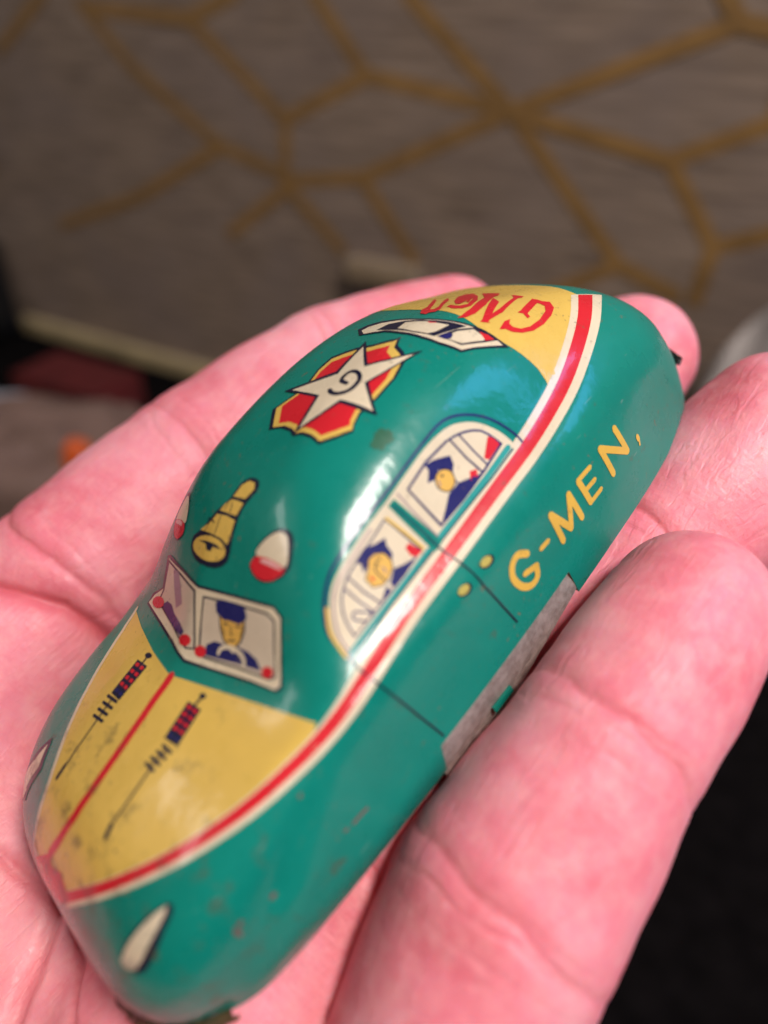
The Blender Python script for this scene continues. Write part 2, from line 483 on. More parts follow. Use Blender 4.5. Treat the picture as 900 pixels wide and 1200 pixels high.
PRINTS = """
belt_stripe;;1;cream;stripe;poly;0;-40.6,-1.13 -39.51,-1.7 -38.2,-2.39 -36.9,-3.06 -35.81,-3.59 -34.86,-4 -33.94,-4.37 -33.04,-4.71 -32.16,-5.01 -31.27,-5.3 -30.39,-5.56 -29.52,-5.8 -28.68,-6.01 -27.88,-6.18 -27.1,-6.34 -26.33,-6.47 -25.55,-6.59 -24.76,-6.7 -23.96,-6.79 -23.15,-6.87 -22.33,-6.93 -21.5,-6.96 -20.65,-6.97 -19.78,-6.95 -18.89,-6.92 -17.97,-6.87 -17.03,-6.81 -16.08,-6.73 -15.18,-6.64 -14.32,-6.51 -13.51,-6.33 -12.7,-6.13 -11.89,-5.9 -11.12,-5.66 -10.39,-5.4 -9.57,-5.1 -8.58,-4.73 -7.37,-4.27 -5.97,-3.72 -4.42,-3.14 -2.77,-2.59 -1,-2.11 0.89,-1.63 2.83,-1.15 4.76,-0.67 6.75,-0.15 8.82,0.39 10.83,0.91 12.63,1.38 14.12,1.75 15.36,2.05 16.46,2.33 17.57,2.63 18.73,2.97 19.87,3.32 20.99,3.69 22.1,4.08 23.19,4.47 24.26,4.87 25.29,5.29 26.3,5.74 27.32,6.23 28.36,6.78 29.41,7.36 30.42,7.94 31.36,8.5 32.25,9.04 33.09,9.58 33.86,10.11 34.61,10.67 35.41,11.31 36.22,11.96 36.91,12.5 40.58,10.74 39.6,10.11 38.56,9.36 37.49,8.56 36.44,7.81 35.45,7.16 34.49,6.57 33.51,5.99 32.5,5.42 31.43,4.84 30.27,4.23 29.07,3.62 27.86,3.06 26.67,2.56 25.5,2.11 24.33,1.7 23.16,1.3 21.99,0.92 20.8,0.55 19.6,0.21 18.38,-0.13 17.19,-0.42 16.05,-0.68 14.82,-0.95 13.36,-1.29 11.57,-1.72 9.56,-2.2 7.47,-2.71 5.46,-3.2 3.5,-3.65 1.55,-4.1 -0.3,-4.53 -2,-4.97 -3.59,-5.43 -5.12,-5.91 -6.54,-6.36 -7.8,-6.75 -8.84,-7.05 -9.71,-7.3 -10.52,-7.51 -11.37,-7.7 -12.25,-7.88 -13.12,-8.04 -14,-8.17 -14.91,-8.3 -15.86,-8.4 -16.83,-8.47 -17.8,-8.52 -18.73,-8.56 -19.63,-8.59 -20.51,-8.6 -21.38,-8.59 -22.24,-8.55 -23.07,-8.49 -23.89,-8.4 -24.7,-8.3 -25.49,-8.18 -26.27,-8.06 -27.05,-7.92 -27.83,-7.76 -28.65,-7.57 -29.5,-7.35 -30.39,-7.1 -31.29,-6.82 -32.2,-6.53 -33.11,-6.21 -34.04,-5.86 -34.99,-5.47 -36,-5.03 -37.17,-4.48 -38.5,-3.81 -39.87,-3.11 -41.06,-2.51
belt_stripe;;2;red;stripe;poly;0;-40.62,-1.2 -39.53,-1.78 -38.22,-2.47 -36.92,-3.15 -35.82,-3.68 -34.87,-4.1 -33.95,-4.47 -33.04,-4.81 -32.16,-5.13 -31.27,-5.42 -30.39,-5.68 -29.51,-5.92 -28.67,-6.14 -27.87,-6.32 -27.1,-6.48 -26.32,-6.62 -25.54,-6.74 -24.75,-6.86 -23.95,-6.96 -23.14,-7.04 -22.32,-7.1 -21.48,-7.13 -20.63,-7.15 -19.76,-7.14 -18.87,-7.11 -17.95,-7.06 -17,-7.01 -16.06,-6.93 -15.15,-6.84 -14.28,-6.72 -13.45,-6.59 -12.63,-6.42 -11.8,-6.23 -11.01,-6.03 -10.25,-5.81 -9.42,-5.54 -8.4,-5.22 -7.17,-4.8 -5.76,-4.3 -4.21,-3.77 -2.56,-3.26 -0.8,-2.78 1.08,-2.3 3.02,-1.83 4.96,-1.34 6.97,-0.83 9.05,-0.29 11.06,0.22 12.87,0.69 14.35,1.06 15.59,1.35 16.71,1.63 17.84,1.93 19.02,2.28 20.18,2.63 21.31,3.01 22.44,3.4 23.56,3.8 24.65,4.21 25.71,4.64 26.77,5.1 27.83,5.62 28.9,6.18 29.96,6.77 30.97,7.35 31.92,7.9 32.82,8.45 33.67,9.01 34.48,9.55 35.28,10.16 36.11,10.83 36.94,11.49 37.63,12.02 39.23,11.18 38.45,10.63 37.53,9.92 36.57,9.18 35.63,8.49 34.72,7.89 33.81,7.32 32.87,6.75 31.9,6.19 30.86,5.61 29.75,5.01 28.6,4.42 27.45,3.88 26.31,3.39 25.18,2.95 24.05,2.54 22.91,2.14 21.75,1.75 20.58,1.38 19.39,1.03 18.18,0.69 17.01,0.39 15.88,0.12 14.65,-0.16 13.18,-0.51 11.38,-0.95 9.36,-1.46 7.28,-1.98 5.26,-2.48 3.31,-2.95 1.36,-3.4 -0.51,-3.86 -2.23,-4.31 -3.84,-4.8 -5.38,-5.3 -6.79,-5.77 -8.04,-6.18 -9.07,-6.49 -9.92,-6.74 -10.71,-6.96 -11.53,-7.17 -12.39,-7.35 -13.24,-7.52 -14.1,-7.66 -14.99,-7.78 -15.93,-7.88 -16.89,-7.95 -17.85,-8.01 -18.78,-8.06 -19.67,-8.09 -20.54,-8.1 -21.41,-8.09 -22.26,-8.05 -23.09,-7.99 -23.9,-7.91 -24.7,-7.81 -25.5,-7.7 -26.28,-7.57 -27.06,-7.44 -27.84,-7.28 -28.65,-7.09 -29.5,-6.88 -30.38,-6.63 -31.28,-6.36 -32.18,-6.07 -33.08,-5.75 -34,-5.41 -34.95,-5.03 -35.94,-4.6 -37.09,-4.06 -38.41,-3.39 -39.76,-2.69 -40.91,-2.1
hood_panel;;0;yellow;hood;poly;0;-13.27,17 -14.29,13.13 -15.46,7.13 -16.17,1.85 -15.34,-2.21 -14.62,-5.75 -13.99,-8.76 -13.4,-11.59 -12.86,-14.24 -12.36,-16.44 -13.64,-16.77 -14.53,-16.62 -15.45,-16.45 -16.37,-16.27 -17.25,-16.11 -18.09,-15.94 -18.92,-15.72 -19.73,-15.48 -20.52,-15.21 -21.28,-14.91 -22.03,-14.58 -22.77,-14.24 -23.5,-13.87 -24.22,-13.49 -24.92,-13.09 -25.63,-12.66 -26.35,-12.19 -27.11,-11.66 -27.89,-11.08 -28.68,-10.46 -29.47,-9.79 -30.26,-9.08 -31.05,-8.3 -31.87,-7.45 -32.72,-6.48 -33.7,-5.23 -34.87,-3.57 -36.06,-1.77 -37.08,-0.15 -38.03,1.8 -38.01,5.9 -37.01,8.29 -34.54,8.15 -32.46,8.11 -30.8,8.44 -29.26,9.22 -26.53,11.39 -23.88,13.24 -20.54,15.06 -17.02,16.55
hood_panel;edge_line;2;cream;hood;stroke;0.6;-12.98,17.21 -15.04,17.14 -17.02,16.55 -20.54,15.06 -23.88,13.24 -26.53,11.39 -29.26,9.22 -30.8,8.44 -32.46,8.11 -34.54,8.15 -37.01,8.29 -38.01,5.9
hood_panel;centre_stripe;2;red;hood;stroke;1.0;-16.14,1.54 -17.95,1.36 -20.45,0.94 -22.82,0.72 -24.76,0.63 -26.6,0.63 -28.5,0.67 -30.84,1.03 -33.55,2.18 -35.83,3.81
hood_panel;nose_flash;2;red;nose;poly;0;-28.72,-5.87 -24.47,-4.35 -23.29,-5.17 -21.18,-5.01 -20.04,-6.32 -21.78,-7.86 -25.16,-8.34 -28.1,-7.82
gun_emblem;;2;ink;hood;poly;0;-15.69,-4.42 -15.87,-4.48 -16.06,-4.33 -16.16,-4.04 -16.13,-3.73 -15.99,-3.56 -15.79,-3.6 -15.64,-3.85 -15.6,-4.17
gun_emblem;;2;ink;hood;stroke;0.3;-15.88,-4.02 -16.94,-3.94
gun_emblem;;2;ink;hood;poly;0;-16.99,-2.87 -16.89,-4.96 -18.68,-5.34 -20.45,-5.58 -20.63,-3.57 -18.81,-3.32
gun_emblem;;3;red;hood;poly;0;-17.2,-3.18 -17.17,-3.81 -17.5,-3.89 -17.53,-3.25
gun_emblem;;3;red;hood;poly;0;-17.15,-4.15 -17.12,-4.76 -17.45,-4.83 -17.48,-4.22
gun_emblem;;3;red;hood;poly;0;-17.89,-3.34 -17.86,-3.98 -18.18,-4.05 -18.22,-3.43
gun_emblem;;3;red;hood;poly;0;-17.84,-4.31 -17.81,-4.91 -18.13,-4.98 -18.16,-4.38
gun_emblem;;3;red;hood;poly;0;-18.58,-3.52 -18.54,-4.14 -18.86,-4.21 -18.9,-3.59
gun_emblem;;3;red;hood;poly;0;-18.52,-4.46 -18.48,-5.06 -18.8,-5.13 -18.84,-4.53
gun_emblem;;3;red;hood;poly;0;-19.27,-3.65 -19.22,-4.27 -19.55,-4.31 -19.59,-3.69
gun_emblem;;3;red;hood;poly;0;-19.2,-4.59 -19.16,-5.19 -19.48,-5.23 -19.52,-4.63
gun_emblem;;3;navy;hood;poly;0;-19.96,-3.74 -19.91,-4.36 -20.23,-4.4 -20.28,-3.78
gun_emblem;;3;navy;hood;poly;0;-19.88,-4.68 -19.83,-5.27 -20.15,-5.31 -20.2,-4.72
gun_emblem;;2;ink;hood;stroke;0.34;-21.2,-5.4 -21.16,-4
gun_emblem;;2;ink;hood;stroke;0.34;-21.86,-5.28 -21.83,-3.87
gun_emblem;;2;ink;hood;stroke;0.34;-22.53,-5.15 -22.51,-3.73
gun_emblem;;2;ink;hood;stroke;0.34;-23.2,-5.01 -23.19,-3.59
gun_emblem;;2;ink;hood;stroke;0.25;-21.17,-4.71 -23.19,-4.31
gun_emblem;;2;ink;hood;stroke;0.24;-23.25,-4.53 -25.08,-4.56 -26.9,-4.53 -28.72,-4.44
gun_emblem;;2;ink;hood;stroke;0.55;-28.72,-4.44 -29.8,-4.62
|
gun_emblem;;2;ink;hood;poly;0;-15.81,6.81 -16.01,6.7 -16.22,6.94 -16.35,7.41 -16.33,7.91 -16.18,8.21 -15.96,8.15 -15.77,7.76 -15.72,7.23
gun_emblem;;2;ink;hood;stroke;0.3;-16.04,7.46 -16.94,7.45
gun_emblem;;2;ink;hood;poly;0;-16.99,8.75 -16.89,6.23 -18.92,5.99 -20.95,6.04 -20.98,8.3 -18.98,8.36
gun_emblem;;3;red;hood;poly;0;-17.22,8.4 -17.19,7.63 -17.56,7.57 -17.59,8.33
gun_emblem;;3;red;hood;poly;0;-17.18,7.23 -17.15,6.5 -17.52,6.47 -17.54,7.18
gun_emblem;;3;red;hood;poly;0;-17.98,8.25 -17.96,7.5 -18.32,7.43 -18.34,8.17
gun_emblem;;3;red;hood;poly;0;-17.95,7.11 -17.92,6.41 -18.29,6.35 -18.31,7.05
gun_emblem;;3;red;hood;poly;0;-18.74,8.09 -18.71,7.36 -19.07,7.32 -19.1,8.05
gun_emblem;;3;red;hood;poly;0;-18.7,6.98 -18.69,6.29 -19.05,6.26 -19.07,6.94
gun_emblem;;3;red;hood;poly;0;-19.5,8.04 -19.48,7.31 -19.84,7.31 -19.86,8.03
gun_emblem;;3;red;hood;poly;0;-19.47,6.94 -19.46,6.26 -19.82,6.27 -19.83,6.94
gun_emblem;;3;navy;hood;poly;0;-20.26,8.02 -20.24,7.31 -20.6,7.31 -20.62,8.01
gun_emblem;;3;navy;hood;poly;0;-20.24,6.94 -20.23,6.27 -20.59,6.28 -20.6,6.94
gun_emblem;;2;ink;hood;stroke;0.34;-21.21,6.21 -21.41,8.57
gun_emblem;;2;ink;hood;stroke;0.34;-21.93,6.14 -22.15,8.48
gun_emblem;;2;ink;hood;stroke;0.34;-22.66,6.09 -22.89,8.41
gun_emblem;;2;ink;hood;stroke;0.34;-23.38,6.04 -23.63,8.35
gun_emblem;;2;ink;hood;stroke;0.25;-21.3,7.34 -23.5,7.15
gun_emblem;;2;ink;hood;stroke;0.24;-23.5,7.15 -25.22,7.04 -26.93,7.01 -28.66,7.07
gun_emblem;;2;ink;hood;stroke;0.55;-28.66,7.07 -30.08,7.25
windshield;;2;ink;ws;poly;0;0.14,4.24 3.24,4.6 6.07,4.91 8.57,5.15 10.86,5.35 12.08,4.66 12.74,2.69 13.41,0.75 14.3,-1.07 13.89,-1.54 10.78,-1.83 7.97,-2.23 5,-2.65 1.26,-3.2 -2.46,-2.46 -7.24,-1.88 -12.79,-1.3 -12.13,0.06 -9.46,1.46 -10,4.88 -8.96,5.15 -3.93,4.73
windshield;;3;cream;ws;poly;0;0.27,3.97 3.35,4.32 6.17,4.63 10.84,5.09 11.89,4.51 12.51,2.64 13.14,0.8 13.98,-0.95 13.59,-1.41 10.64,-1.62 7.81,-2.01 4.82,-2.44 1.3,-2.89 -2.3,-2.16 -6.97,-1.61 -12.38,-1.06 -11.39,0.09 -8.87,1.54 -9.4,4.73 -4.01,4.4
windshield;pane;4;ink;ws;poly;0;1.32,3.49 6.06,4.17 10.35,4.56 11.49,4.14 12.03,2.57 12.56,1 13.25,-0.49 12.6,-0.89 8.41,-1.31 3.82,-1.96 2.71,-1.9 2.08,-0.17 1.71,1.66
windshield;pane;5;glassp;ws;poly;0;1.62,3.34 6.13,3.97 10.31,4.35 11.29,4 12.07,1.75 12.99,-0.42 12.51,-0.71 8.31,-1.14 3.78,-1.74 2.87,-1.7 2.14,0.78
|
windshield;pane;4;ink;ws;poly;0;-9.38,4.61 -4.25,4.16 -0.05,3.64 0.7,1.86 1.34,0.08 2.17,-1.64 0.73,-2.06 -3.93,-1.08 -9.83,-0.19 -9.05,1.29
windshield;pane;5;glassp;ws;poly;0;-8.79,4.35 -4.22,3.91 -0.35,3.43 0.42,1.75 1.05,0.06 1.82,-1.57 0.82,-1.86 -3.61,-0.84 -9.26,0.07 -8.54,1.37
windshield;driver_figure;6;ink;ws;poly;0;4.29,2.42 7.93,3.03 8.21,2.15 8.03,1.11 7.59,0.32 6.62,0.02 5.55,0.43 4.84,1.28
windshield;driver_figure;7;skiny;ws;poly;0;4.52,2.4 7.77,2.9 8.02,2.12 7.81,1.17 7.42,0.43 6.65,0.2 5.71,0.59 5.02,1.37
windshield;driver_figure;8;navy;ws;poly;0;3.48,3.46 4.25,3.96 5.82,4.11 7.56,4.16 8.09,3.3 7.39,2.5 5.99,2.42 5.06,2.25 3.88,2.65
windshield;driver_figure;8;ink;ws;stroke;0.16;5.16,1.94 5.86,2.02
windshield;driver_figure;8;ink;ws;stroke;0.16;6.86,2.16 7.58,2.32
windshield;driver_figure;8;ink;ws;stroke;0.12;6.28,2.08 6.44,1.27 6.79,1.32
windshield;driver_figure;8;ink;ws;stroke;0.14;6.22,0.65 7.25,0.92
windshield;driver_figure;8;ink;ws;stroke;0.14;7.87,2.59 7.84,1.47
windshield;driver_figure;8;ink;ws;stroke;0.1;5.03,1.69 5.7,0.86
windshield;driver_figure;6;navy;ws;poly;0;3.54,-0.64 4.53,-0.01 6.09,0.16 7.52,0.5 9.17,0.51 10.45,0.21 11.37,-0.51 8.18,-0.92 3.68,-1.67
windshield;driver_figure;7;cream;ws;poly;0;6.44,0.07 7.57,0.38 7.35,-0.31
windshield;steering_wheel;8;cream;ws;stroke;0.42;5.5,-0.9 5.52,-0.51 5.87,-0.15 6.47,0.09 7.21,0.19 7.96,0.13 8.59,-0.08 9.01,-0.4 9.17,-0.77
windshield;corner_dot;8;red;ws;poly;0;-7.63,0.29 -7.66,-0.12 -8.31,-0.55 -9.34,-0.85 -10.42,-0.91 -11.14,-0.7 -11.19,-0.3 -10.49,0.14 -9.34,0.46 -8.25,0.51
windshield;corner_dot;8;red;ws;poly;0;1.14,-1.02 1.14,-1.38 0.82,-1.71 0.27,-1.9 -0.4,-1.9 -0.91,-1.69 -0.93,-1.33 -0.44,-0.95 0.25,-0.72 0.82,-0.77
windshield;corner_dot;8;red;ws;poly;0;3.81,-1.26 3.83,-1.61 3.56,-1.92 3.07,-2.08 2.54,-2.04 2.19,-1.81 2.16,-1.46 2.47,-1.13 2.98,-0.96 3.49,-1.01
windshield;corner_dot;8;red;ws;poly;0;12.78,-0.12 12.79,-0.44 12.57,-0.73 12.17,-0.87 11.75,-0.82 11.48,-0.59 11.47,-0.26 11.72,0.03 12.12,0.17 12.53,0.11
windshield;passenger_figure;6;navy;ws;poly;0;-8.02,-0.08 -6.8,0.66 -5.27,0.7 -4.06,0.15 -1.73,-0.25 -0.48,-0.69 -0.89,-1.28 -3.62,-1.01 -5.48,-0.66
windshield;passenger_figure;6;mauve;ws;poly;0;-6.93,4.04 -5.33,4.24 -3.84,3.1 -2.49,1.58 -3.86,0.72 -5.62,2.43
siren;;2;ink;roof;poly;0;-10.79,3.82 -10.37,4.03 -9.95,3.92 -9.64,3.31 -9.22,2.49 -8.37,1.64 -7.56,0.99 -7.36,0.82 -7.2,0.62 -6.58,-0.06 -5.8,-0.68 -5.04,-0.91 -4.33,-1.13 -3.78,-1.67 -3.44,-2.34 -3.39,-3.1 -3.56,-3.75 -3.95,-4.02 -4.48,-4.03 -5.08,-3.72 -5.75,-3.35 -6.47,-3.17 -7.26,-3.11 -8.2,-3.22 -9.15,-3.38 -10.01,-3.61 -10.75,-3.61 -11.3,-2.98 -11.7,-2.04 -11.93,-0.85 -11.97,0.51 -11.8,1.77 -11.51,2.76 -11.17,3.43
siren;;3;yellow;roof;poly;0;-9.33,2.8 -9.33,0.46 -9.33,-1.69 -9.58,-2.82 -8.87,-2.9 -7.47,-2.74 -7.42,-1.29 -7.6,0.42 -8.49,1.22
siren;;3;yellow;roof;poly;0;-7.21,0.19 -7.17,-0.95 -7.09,-2.65 -5.85,-2.96 -5.84,-1.89 -5.95,-0.96 -6.52,-0.25
siren;;3;yellow;roof;poly;0;-5.65,-1 -5.44,-2.96 -4.36,-3.57 -3.8,-3.17 -3.8,-2.24 -4.39,-1.48
siren;lens;4;ink;roof;poly;0;-10.38,-3.31 -10.79,-3.04 -11.17,-2.46 -11.48,-1.63 -11.68,-0.63 -11.71,0.59 -11.55,1.97 -11.25,3.09 -10.86,3.76 -10.43,3.87 -10.03,3.41 -9.69,2.48 -9.46,1.23 -9.34,-0.09 -9.32,-1.18 -9.42,-2.12 -9.66,-2.82 -9.99,-3.23
siren;lens;5;yellow;roof;poly;0;-10.4,-3 -10.75,-2.76 -11.08,-2.25 -11.34,-1.51 -11.52,-0.62 -11.54,0.45 -11.4,1.65 -11.15,2.64 -10.81,3.23 -10.45,3.33 -10.11,2.94 -9.82,2.13 -9.62,1.03 -9.52,-0.12 -9.49,-1.09 -9.58,-1.93 -9.78,-2.56 -10.06,-2.93
siren;lens;6;ink;roof;poly;0;-10.21,2.4 -10.05,0.57 -9.96,-1.4 -10.14,-2.27 -10.27,-0.88 -10.69,-0.72 -10.73,0.02 -10.28,0.45
siren;;4;ink;roof;stroke;0.12;-8.13,1.95 -8.35,0.26
siren;;4;ink;roof;stroke;0.12;-7.87,1.06 -9.27,1.65
siren;;4;ink;roof;stroke;0.12;-7.56,-0.36 -9.22,-0.45
siren;;4;ink;roof;stroke;0.12;-6.19,-0.72 -7,-0.51
siren;;4;ink;roof;stroke;0.12;-4.66,-1.14 -5.49,-1.01
siren;;4;ink;roof;stroke;0.12;-6.14,-1.27 -7.05,-1.58
warning_lamp;;2;ink;roof;poly;0;-10.14,-6.74 -9.73,-6.78 -9.29,-7 -8.85,-6.99 -8.36,-7.06 -7.74,-7.44 -7.13,-7.94 -6.64,-8.43 -6.29,-8.95 -6.12,-9.53 -6.13,-10.06 -6.32,-10.44 -6.74,-10.75 -7.58,-11.09 -8.42,-11.31 -8.78,-11.29 -9.02,-11.14 -9.38,-10.94 -9.75,-10.62 -10.13,-10.13 -10.46,-9.51 -10.67,-8.82 -10.72,-8.09 -10.5,-7.31
warning_lamp;dome;3;cream;roof;poly;0;-9.15,-7.23 -8.88,-7.04 -8.43,-7.22 -7.87,-7.57 -7.3,-8.04 -6.86,-8.52 -6.57,-9.01 -6.49,-9.5 -6.62,-9.95 -7.08,-10.34 -7.67,-10.63 -8.28,-10.9 -8.77,-10.88 -8.9,-10.17 -8.92,-9.17 -9.09,-8.1
warning_lamp;lens;4;red;roof;poly;0;-10.09,-6.88 -9.89,-6.81 -9.67,-6.87 -9.48,-6.99 -9.33,-7.11 -9.2,-7.3 -9.09,-7.59 -8.99,-8.03 -8.89,-8.57 -8.84,-9.12 -8.82,-9.75 -8.83,-10.39 -8.91,-10.8 -9.09,-10.88 -9.33,-10.76 -9.59,-10.54 -9.87,-10.27 -10.16,-9.89 -10.38,-9.48 -10.52,-9.01 -10.59,-8.5 -10.59,-8.03 -10.48,-7.58 -10.29,-7.16
warning_lamp;lens;5;pinkw;roof;poly;0;-9.09,-8.05 -8.88,-9.14 -8.93,-10.51 -9.17,-10.43 -9.31,-9.15 -9.44,-7.89
roof_badge;shield;2;ink;roof;poly;0;1.78,0.14 4.25,2.26 6.62,0.76 8.1,0.32 10.49,0.92 12.55,0.82 13.6,-0.37 14.4,-1.46 15.24,-3.39 16.69,-5.3 17.17,-5.58 15.79,-6.31 15.16,-7.65 14.16,-8.58 11.92,-9.21 8.9,-9.38 6.56,-9.16 5.16,-9.49 4.55,-9.79 3.08,-8.9 1.81,-7.92 2.11,-6.51 2.07,-5.09 1.7,-4.2 2.15,-3.25 2.27,-1.61
roof_badge;shield;3;yellow;roof;poly;0;2.13,-0.21 4.46,1.76 6.69,0.38 8.08,-0.03 10.32,0.52 12.23,0.4 13.21,-0.72 13.96,-1.74 14.75,-3.56 16.1,-5.36 16.54,-5.64 15.28,-6.29 14.68,-7.55 13.75,-8.43 11.65,-9.03 8.82,-9.18 6.61,-8.97 5.29,-9.29 4.71,-9.58 3.33,-8.72 2.14,-7.78 2.43,-6.44 2.4,-5.11 2.06,-4.27 2.48,-3.37 2.6,-1.84
roof_badge;shield;4;red;roof;poly;0;2.74,-0.68 4.82,1.06 6.8,-0.13 8.04,-0.49 10.01,-0.04 11.68,-0.17 12.54,-1.17 13.2,-2.09 13.89,-3.71 15.07,-5.34 15.45,-5.6 14.36,-6.15 13.83,-7.29 13,-8.09 11.14,-8.63 8.63,-8.76 6.67,-8.56 5.48,-8.85 4.96,-9.13 3.75,-8.33 2.7,-7.46 2.98,-6.22 2.96,-5.02 2.65,-4.28 3.04,-3.47 3.15,-2.11
roof_badge;star;5;ink;roof;poly;0;15.67,-1.7 12.12,-5.56 13.4,-6.91 14.85,-8.01 16.42,-8.92 14.15,-8.57 12,-8.11 9.96,-7.53 7.32,-10.38 6.83,-8.73 6.56,-6.6 4.13,-5.5 1.85,-4.07 4.15,-3.55 6.59,-2.88 6.82,2.94 8.56,0.1 10.37,-2.39 12.89,-2.2
roof_badge;star;6;cream;roof;poly;0;14.63,-2.36 11.61,-5.54 13.39,-7.3 15.44,-8.64 13.45,-8.26 11.56,-7.78 9.77,-7.2 7.45,-9.86 6.97,-6.39 4.75,-5.47 2.66,-4.29 4.74,-3.84 6.93,-3.27 7.05,1.75 8.53,-0.78 10.05,-3.04
roof_badge;letter;7;ink;roof;stroke;0.5;7.79,-3.99 7.67,-4.2 7.52,-4.51 7.44,-4.83 7.45,-5.17 7.54,-5.52 7.69,-5.83 7.91,-6.11 8.21,-6.35 8.55,-6.51 8.98,-6.56 9.46,-6.54 9.87,-6.43 10.19,-6.22 10.45,-5.93 10.63,-5.62 10.73,-5.31 10.75,-4.99 10.71,-4.71 10.58,-4.5 10.39,-4.34 10.16,-4.25 9.86,-4.23 9.52,-4.27 9.25,-4.42 9.11,-4.76 9.05,-5.18 9.02,-5.47
rear_window;;3;ink;rear;poly;0;3.09,4.19 4.04,0.92 4.04,-1.63 4.45,-4.12 5.08,-6.01 6.27,-7.79 7.68,-8.18 11.42,-9.53 11.07,-8.77 10.43,-7.18 9.55,-5.54 8.44,-3.54 7.46,-1.06 7.27,1 6.88,2.61 6.27,4.34 5.36,5.46 4.34,5.84
rear_window;;4;cream;rear;poly;0;3.41,3.79 4.33,1.24 4.34,-1.31 4.71,-3.87 5.31,-5.8 6.48,-7.65 7.83,-8.05 10.9,-9.15 10.76,-8.69 10.13,-7.21 9.33,-5.74 8.22,-3.76 7.15,-1.38 6.91,0.61 6.52,2.06 5.9,3.61 5,4.67 4.09,4.91
rear_window;pane;5;ink;rear;poly;0;4.24,2.62 5.69,2.17 6.64,0.46 7.28,-2.05 8.13,-3.84 9.18,-5.88 5.5,-4.86 4.68,-2.58
rear_window;pane;6;cream;rear;poly;0;4.86,-0.13 6.21,0.08 7.06,-2.29 7.42,-3.5 7.93,-4.67 6.15,-4.49 5.39,-4.09 4.84,-2.42
rear_window;pane;6;red;rear;poly;0;7.1,-2.38 7.42,-3.24 7.4,-3.65 6.92,-2.82
rear_window;pane;5;ink;rear;poly;0;5.68,-5.07 7.9,-5.58 9.67,-6.41 10.43,-7.67 10.69,-8.58 9.08,-8.13 6.82,-7.29
rear_window;pane;6;cream;rear;poly;0;5.99,-5.65 7.17,-5.76 7.77,-5.82 9.45,-6.6 9.55,-7.24 9.82,-8.01 9.24,-7.99 7.01,-7.17 6.48,-6.4
rear_window;pane;7;navy;rear;poly;0;5.72,-5.11 6.98,-5.45 7.15,-5.91 6.5,-6.19 6,-5.88
rear_window;pane;7;red;rear;poly;0;9.7,-7.06 10.26,-7.82 10.45,-8.41 9.5,-8.11 9.56,-7.71
trunk_lettering;letter;3;red;rear;poly;0;11.99,-7.79 13.4,-7.26 14.3,-7.3 13.64,-7.7 13.67,-8.17 14.34,-8.64 15.62,-8.83 17.46,-8.59 19.29,-7.94 20,-7.26 19.83,-6.69 19.61,-6.28 20.17,-5.59 20.4,-5.88 20.56,-6.46 21.25,-6.97 20.78,-7.92 19.4,-8.65 17.44,-9.17 15.59,-9.3 14.13,-9.03 13.09,-8.55 12.68,-8.04
trunk_lettering;letter;3;red;rear;poly;0;20.21,-5.44 19.62,-6.51 16.88,-7.45 16.75,-7.91 16.24,-7.98 16.41,-7.27 15.98,-6.86 16.6,-6.76
|
trunk_lettering;letter;3;red;rear;poly;0;9.56,-4.21 10.14,-4.19 12.35,-3.59 16.84,-1.45 19.91,1.75 20.08,-0.86 18.74,-1.78 18,-1.93 14.27,-3.92 11.72,-4.77 10.35,-4.72
trunk_lettering;letter;3;red;rear;poly;0;17.03,-2.55 16.21,-4.13 11.71,-6.59 11.81,-6.8 10.95,-6.1 11.44,-5.97
trunk_lettering;letter;3;red;rear;poly;0;11.59,-6.46 11.68,-6.1 14.85,-5.43 18.68,-4.06 19.53,-3.05 19.95,-4.41 19.36,-4.59 18.95,-4.44 14.47,-6.12
|
trunk_lettering;letter;3;red;rear;poly;0;11.57,-0.76 11.18,-1.96 11.76,-2.91 12.96,-3.02 15.27,-1.84 17.86,0.52 19.72,2.92 19.29,3.76 17.32,3.1 14.2,0.68 12.8,-0.95 13.14,-1.34 15.41,-0.34 14.05,-1.24 13.91,-1.76 16.59,0.07 17.3,0.92 15.82,-0.66 13.25,-2.26 12.27,-1.93 12.33,-0.58
|
trunk_lettering;letter;3;red;rear;poly;0;8.84,0.57 10.08,1.61 11.18,1.86 13.46,3.59 15.5,5.22 14.87,4.14 12.27,1.98 10.35,0.6 10.34,0.05 11.43,0.36 14.78,2.8 16.31,3.77 14.77,2.05 12.61,0.62 10.52,-0.82 9.59,-0.97 9.16,-0.36 8.73,-0.54
window_surround;;2;navy;side;stroke;0.26;-12.12,3.64 -12.13,4.41 -12.13,5.5 -11.96,6.51 -11.54,7.31 -10.95,8.04 -10.31,8.69 -9.65,9.25 -8.93,9.74 -8.18,10.13 -7.42,10.4 -6.61,10.58 -5.72,10.76 -4.71,10.96 -3.62,11.15 -2.46,11.33 -1.27,11.48 -0,11.61 1.42,11.78 3.16,12.04 5.09,12.34 6.81,12.57 8.1,12.72 9.15,12.81 10.09,12.76 10.97,12.52 11.76,12.15 12.48,11.67 13.19,11.09 13.84,10.4 14.4,9.65 14.85,8.81 15.21,7.91 15.47,7.09 15.57,6.36 15.51,5.7 15.44,5.26
